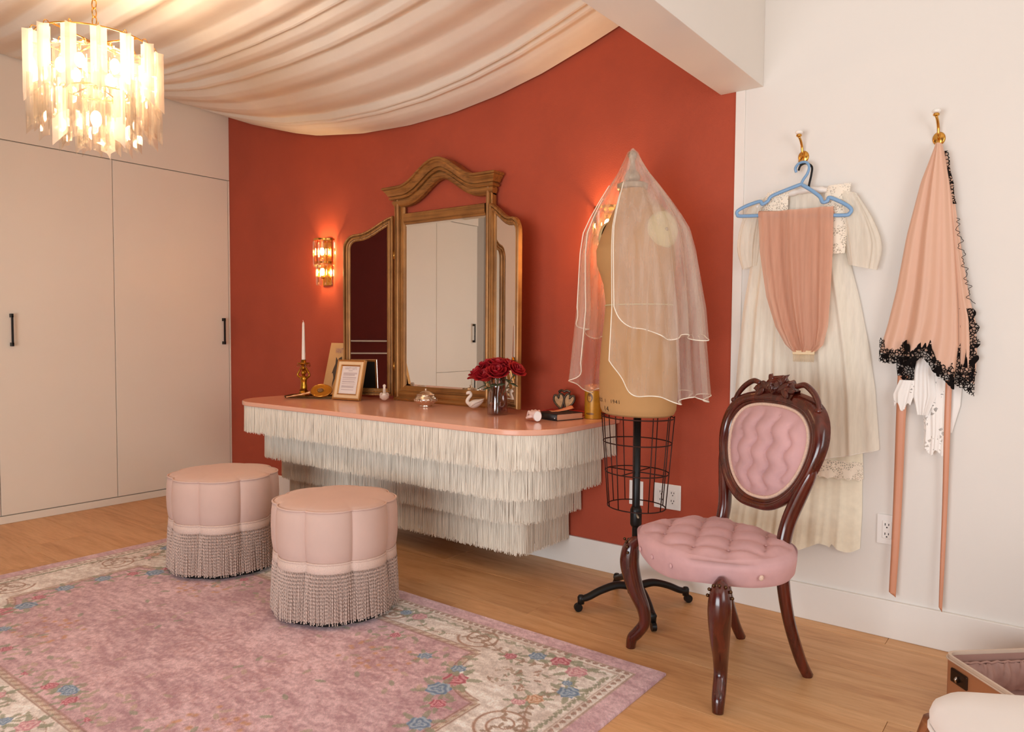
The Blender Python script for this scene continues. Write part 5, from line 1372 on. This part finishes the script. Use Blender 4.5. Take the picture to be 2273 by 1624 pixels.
# silver sugar bowl
m_silver = M('chased_silver', (226,206,186), 0.2, metal=1.0, var=0.1, bmp=0.5, bscale=70, bdist=0.004)
sb = thing('silver_bowl', 'lidded chased silver bowl on the vanity before the mirror', 'bowl', (-2.772, -0.215, ZT))
MB().lathe([(0.0, 0), (0.034, 0.0), (0.035, 0.004), (0.030, 0.008), (0.044, 0.016), (0.058, 0.028), (0.061, 0.038), (0.057, 0.050), (0.048, 0.057), (0.049, 0.061), (0.0, 0.061)], 40).build('bowl_body', m_silver, sb)
ld = MB().lathe([(0.0, 0.061), (0.050, 0.061), (0.050, 0.065), (0.040, 0.069), (0.034, 0.074), (0.022, 0.080), (0.010, 0.084), (0.005, 0.086), (0.004, 0.089)], 40).build('lid', m_silver, sb)
MB().sphere((0, 0, 0.093), 0.0058, 10, 8).build('finial', m_silver, ld)
for k in range(16):
    a = 2*PI*k/16; MB().tube([(0.0615*math.cos(a)+0.007*math.cos(q)*-math.sin(a), 0.0615*math.sin(a)+0.007*math.cos(q)*math.cos(a), 0.036+0.007*math.sin(q)) for q in np.linspace(0, 2*PI, 10, endpoint=False)], 0.0012, 4, closed=True).build('chased_ring', m_silver, sb)

# vase of roses
m_vase = clear_glass('smoky_pink_glass', (232,212,206), 0.16, 0.05)
m_water = clear_glass('vase_water', (196,178,160), 0.06, 0.02)
vs = thing('flower_vase', 'smoky pink pinched glass vase holding red roses', 'vase', (-2.240, -0.260, ZT), math.radians(20))
def vsec(z):
    R = float(np.interp(z, [0, 0.01, 0.07, 0.10, 0.14, 0.185], [0.047, 0.049, 0.049, 0.046, 0.038, 0.043])); return R
rows = []; rin = []
for z in np.linspace(0, 0.185, 19):
    row = []; ri_ = []
    for k in range(48):
        a = 2*PI*k/48; pinch = 1+0.07*math.cos(4*a)*(1-z/0.2)-0.12*math.exp(-((z-0.085)/0.03)**2)*max(0, math.cos(4*a+PI))
        row.append((vsec(z)*pinch*math.cos(a), vsec(z)*pinch*math.sin(a), z)); ri_.append((vsec(z)*pinch*0.93*math.cos(a), vsec(z)*pinch*0.93*math.sin(a), max(z, 0.008)))
    rows.append(row); rin.append(ri_)
mb = MB().grid(rows+rin[::-1], closev=True); mb.add(rows[0], [tuple(range(48))]); mb.add(rin[0], [tuple(range(48))]); mb.build('glass_body', m_vase, vs)
m_rose = M('red_petal', (158,10,24), 0.6, var=0.15, vscale=30, sheen=0.3)
m_stem = M('green_stem', (86,84,50), 0.6, var=0.15)
m_leaf = M('green_leaf', (70,76,44), 0.55, var=0.15)
def make_rose(base, top, R, rot, label):
    t = thing('rose', label, 'rose', base, 0, 'red roses in the vase')
    d = Vector(top)-Vector(base); mid = d*0.5+Vector((0, 0, 0.006))
    MB().tube(spline([(0, 0, 0), tuple(mid), tuple(d)]), 0.0028, 6).build('stem', m_stem, t)
    ax = Vector((d.x*1.4, d.y*1.4, d.z)).normalized(); u_ = ax.orthogonal().normalized(); w_ = ax.cross(u_)
    def rp(a, r_, h): return Vector(d)+u_*(r_*math.cos(a))+w_*(r_*math.sin(a))+ax*h
    def petal(a0, wid, r0, r1, h0, h1, curl):
        rows = []
        for i in range(7):
            v = i/6; row = []
            for k in range(9):
                s = k/8*2-1; wv = wid*(0.35+0.75*math.sin(PI*min(1, v*0.62+0.1)))*(1 if v < 0.8 else 1-0.5*(v-0.8)/0.2*abs(s))
                rr = r0+(r1-r0)*math.sin(v*PI/2)+curl*max(0, v-0.7)*R*1.6; hh = h0+(h1-h0)*v-0.10*R*(s*s)*v-curl*max(0, v-0.8)*R*0.8
                row.append(rp(a0+s*wv, rr, hh))
            rows.append(row)
        return rows
    k = 0
    for (n, wid, r1, h1, curl) in ((3, 1.15, 0.30*R, 0.98*R, 0.0), (4, 0.95, 0.52*R, 0.96*R, 0.15), (5, 0.78, 0.78*R, 0.86*R, 0.35), (6, 0.66, 1.0*R, 0.66*R, 0.6)):
        for j in range(n):
            rows = petal(rot+2*PI*j/n+k*0.5, wid, 0.10*R, r1, -0.35*R, h1, curl); MB().grid(rows).build('petal', m_rose, t, solid=0.0009)
        k += 1
    MB().lathe([(0.0, -0.012), (0.006, -0.008), (0.008, 0.0), (0.004, 0.004)], 10, (0, 0, 0)).build('sepal_cup', m_leaf, t, loc=tuple(Vector(d)-ax*(0.38*R)))
    for s in (-1, 1):
        b_ = Vector(d)*0.72; sd = (u_*s+ax*0.5).normalized(); rows = []
        for i in range(7):
            v = i/6; wv = 0.011*math.sin(PI*v)**0.8+0.0004; c = b_+sd*(0.040*v)-Vector((0, 0, 0.012*v*v)); rows.append([c+w_*wv, c+ax*0.003, c-w_*wv])
        MB().grid(rows).build('leaf', m_leaf, t, solid=0.0006)
    return t
vb = Vector((-2.240, -0.260, ZT+0.012))
spots = [((-0.078,-0.045,0.198), 0.036, 'rose at the left edge of the bouquet'), ((-0.035,0.012,0.240), 0.034, 'rose at the back of the bouquet on the left'), ((-0.018,-0.058,0.188), 0.037, 'rose at the front of the bouquet, second from the left'),
         ((0.012,-0.010,0.242), 0.036, 'rose at the top centre of the bouquet'), ((0.040,-0.052,0.205), 0.037, 'rose at the front of the bouquet right of centre'), ((0.055,0.010,0.238), 0.033, 'rose at the back of the bouquet on the right'),
         ((0.112,-0.006,0.222), 0.031, 'rose standing apart at the right of the bouquet'), ((-0.058,-0.005,0.236), 0.033, 'rose at the upper left of the bouquet')]
for i, (o_, R0, lb_) in enumerate(spots):
    ba = (vb.x-o_[0]*0.15, vb.y-o_[1]*0.15, vb.z)
    # the shafts pass through the vase's neck, then fan out
    make_rose(ba, (vb.x+o_[0], vb.y+o_[1], vb.z-0.020+o_[2]), R0*1.28, i*1.3, 'open red '+lb_)

# carved hand ornament
m_hand = M('pale_rose_ceramic', (240,208,198), 0.4, var=0.05)
hn = thing('hand_ornament', 'pale pink ceramic hand lying on the vanity beside the black book', 'figurine', (-1.938, -0.362, ZT), math.radians(50)); hn.scale = (1.08, 1.08, 1.08)
# lies with the cut wrist towards the room, fingers towards the wall; local +y is towards the fingertips
def hand():
    rows = []
    for y, hw_, hz_, zc in ((-0.034, 0.017, 0.021, 0.024), (-0.030, 0.019, 0.023, 0.025), (-0.018, 0.019, 0.020, 0.026), (-0.006, 0.023, 0.018, 0.028), (0.008, 0.027, 0.015, 0.031), (0.018, 0.027, 0.011, 0.034), (0.022, 0.020, 0.006, 0.035)):
        rows.append([(hw_*math.cos(2*PI*k/20), y, zc+hz_*math.sin(2*PI*k/20)) for k in range(20)])
    mb = MB().grid(rows, closev=True); mb.add(rows[-1], [tuple(range(20))]); return mb
pm = hand().build('palm', m_hand, hn)
MB().add([(0.0165*math.cos(2*PI*k/24), -0.0345, 0.024+0.0205*math.sin(2*PI*k/24)) for k in range(24)], [tuple(range(24))]).build('wrist_end', m_porc, hn, smooth=False)
for i, (x, ln_, drop) in enumerate(((-0.020, 0.034, 0.010), (-0.007, 0.042, 0.004), (0.006, 0.040, 0.002), (0.019, 0.031, 0.006))):
    pts = spline([(x, 0.012, 0.034), (x*1.1, 0.012+ln_*0.4, 0.042-drop*0.4), (x*1.15, 0.012+ln_*0.75, 0.038-drop), (x*1.15, 0.012+ln_, 0.028-drop)])
    MB().tube(pts, [0.0062-0.0016*q/(len(pts)-1) for q in range(len(pts))], 8).build('finger', m_hand, hn)
pts = spline([(-0.017, -0.012, 0.022), (-0.029, 0.002, 0.018), (-0.032, 0.016, 0.014), (-0.030, 0.028, 0.011)])
MB().tube(pts, [0.0070-0.0014*q/(len(pts)-1) for q in range(len(pts))], 8).build('thumb', m_hand, hn)

# books
def book(loc, rotz, w_, d_, h_, mat_c, label, dots=False):
    """spine along local -x side"""
    t = thing('book', label, 'book', loc, rotz)
    mc = MB(); mc.box(0, w_, 0, d_, 0.0, 0.0025); mc.build('cover', mat_c, t, smooth=False)
    MB().box(0, w_, 0, d_, h_-0.0025, h_).build('cover', mat_c, t, smooth=False, bevel=0.0006)
    sp_ = MB().grid([[(0.003, y, 0.0), (-0.0015, y, h_*0.2), (-0.003, y, h_*0.5), (-0.0015, y, h_*0.8), (0.003, y, h_)] for y in (0, d_)]).build('spine', mat_c, t, solid=0.002)
    MB().box(0.003, w_-0.004, 0.003, d_-0.003, 0.0026, h_-0.0026).build('page_block', m_page, t, smooth=False)
    return t, sp_
m_page = M('aged_pages', (224,168,132), 0.8, var=0.06, vscale=200, stretch=(0.1,0.1,6))
m_bkblack = M('black_book_cloth', (26,22,24), 0.5, var=0.1)
m_bkred = M('red_book_cloth', (170,34,32), 0.55, var=0.1)
# spine faces the left of the picture; local x runs along the page edge
bk, sp_ = book((-1.862, -0.300, ZT), math.radians(81-90+90-9-0), 0.165, 0.145, 0.031, m_bkblack, 'thick black book lying flat with a paper on top')
bk.rotation_euler = (0, 0, math.radians(76))
MB().sphere((-0.004, 0.012, 0.012), 0.0026, 8, 6).build('spine_emblem', m_porc, bk)
bk2, _ = book((-2.070, -0.118, ZT), math.radians(8), 0.20, 0.10, 0.020, m_bkred, 'red book lying flat behind the double heart frame')
m_pinkp = M('peach_paper', (228,150,112), 0.7)
mb = MB(); rows = []
for i in range(9):
    u = i/8; rows.append([(0.0+0.11*u, v*0.05, 0.0006+0.024*max(0, u-0.25)**1.3*(1.4 if v > 0.4 else 0.9)) for v in (0, 0.25, 0.5, 0.75, 1.0)])
pa = MB().grid(rows).build('folded_paper', m_pinkp, smooth=True, solid=0.0008, loc=(-1.935, -0.235, ZT+0.0322), rot=(0, 0, math.radians(52))); tag(pa, 'peach folded paper curling up on the black book', 'paper')
# double heart photo frame
m_pewter = M('dark_pewter', (84,70,58), 0.4, metal=0.7, var=0.3, vscale=80)
m_photo = M('sepia_photo', (196,150,104), 0.6, var=0.25, vscale=60)
hf = thing('heart_frame', 'small pewter double heart photo frame standing on the red book', 'picture frame', (-1.972, -0.082, ZT+0.0205), math.radians(14))
tl3 = math.radians(12)
def hp(u, v, d=0.0): return (u, v*math.sin(tl3)-d*math.cos(tl3), 0.001+v*math.cos(tl3)+d*math.sin(tl3))
for s, lab in ((-1, ''), (1, '')):
    ht = []
    for k in range(40):
        a = 2*PI*k/40; x = 16*math.sin(a)**3; y = 13*math.cos(a)-5*math.cos(2*a)-2*math.cos(3*a)-math.cos(4*a); ht.append((x/17*0.028, (y+17)/29*0.085))
    ca, sa = math.cos(s*0.32), math.sin(s*0.32)
    tf = lambda x, y: (s*0.008+x*ca+y*sa, -x*sa+y*ca)
    ring_ = [tf(x, y) for x, y in ht]
    MB().tube([hp(u, v, 0.004) for u, v in ring_], 0.0048, 8, closed=True).build('heart_rim', m_pewter, hf)
    MB().add([hp(u, v, 0.002) for u, v in ring_], [tuple(range(40))]).build('photograph', m_photo, hf, smooth=False)
MB().tube(spline([hp(-0.030, 0.092, 0.004), hp(-0.014, 0.100, 0.008), hp(0, 0.094, 0.010), hp(0.014, 0.100, 0.008), hp(0.030, 0.092, 0.004)]), 0.006, 8).build('ribbon_crest', m_pewter, hf)
MB().box(-0.012, 0.012, -0.001, 0.001, 0.0, 0.075).build('easel_strut', m_foot, hf, smooth=False, loc=(0, 0.045, 0.0005), rot=(math.radians(22), 0, 0))
# yellow tin
m_tin = M('yellow_printed_tin', (186,128,24), 0.35, metal=0.2, var=0.30, vscale=18)
m_lid = M('rose_tin_lid', (206,132,82), 0.35, metal=0.3, var=0.08)
tn = thing('tin_canister', 'tall yellow printed tin with a rose lid at the end of the vanity', 'tin', (-1.800, -0.085, ZT), math.radians(-40))
MB().lathe([(0.0, 0), (0.043, 0.0), (0.0435, 0.002), (0.0425, 0.004), (0.0425, 0.136), (0.0, 0.136)], 40).build('tin_body', m_tin, tn, auto=50)
MB().lathe([(0.044, 0.132), (0.0455, 0.134), (0.0455, 0.150), (0.043, 0.156), (0.036, 0.158), (0.034, 0.156), (0.0, 0.156)], 40).build('lid', m_lid, tn, auto=50)
m_tp = M('tin_print', (120,76,20), 0.4, var=0.4, vscale=90)
def tin_patch(a0, z0, ra, rz, mat, name):
    P = []
    for i in range(6):
        u = i/5; P.append([((0.0429)*math.cos(a0+ra*u*math.cos(q)/0.043), (0.0429)*math.sin(a0+ra*u*math.cos(q)/0.043), z0+rz*u*math.sin(q)) for q in np.linspace(0, 2*PI, 24, endpoint=False)])
    MB().grid(P, closev=True).build(name, mat, tn)
tin_patch(math.radians(-45), 0.100, 0.016, 0.022, m_tp, 'printed_portrait'); tin_patch(math.radians(-45), 0.096, 0.009, 0.014, M('tin_print_pale', (206,150,70), 0.4), 'printed_face') 
tin_patch(math.radians(-45), 0.024, 0.022, 0.005, m_tp, 'printed_band')
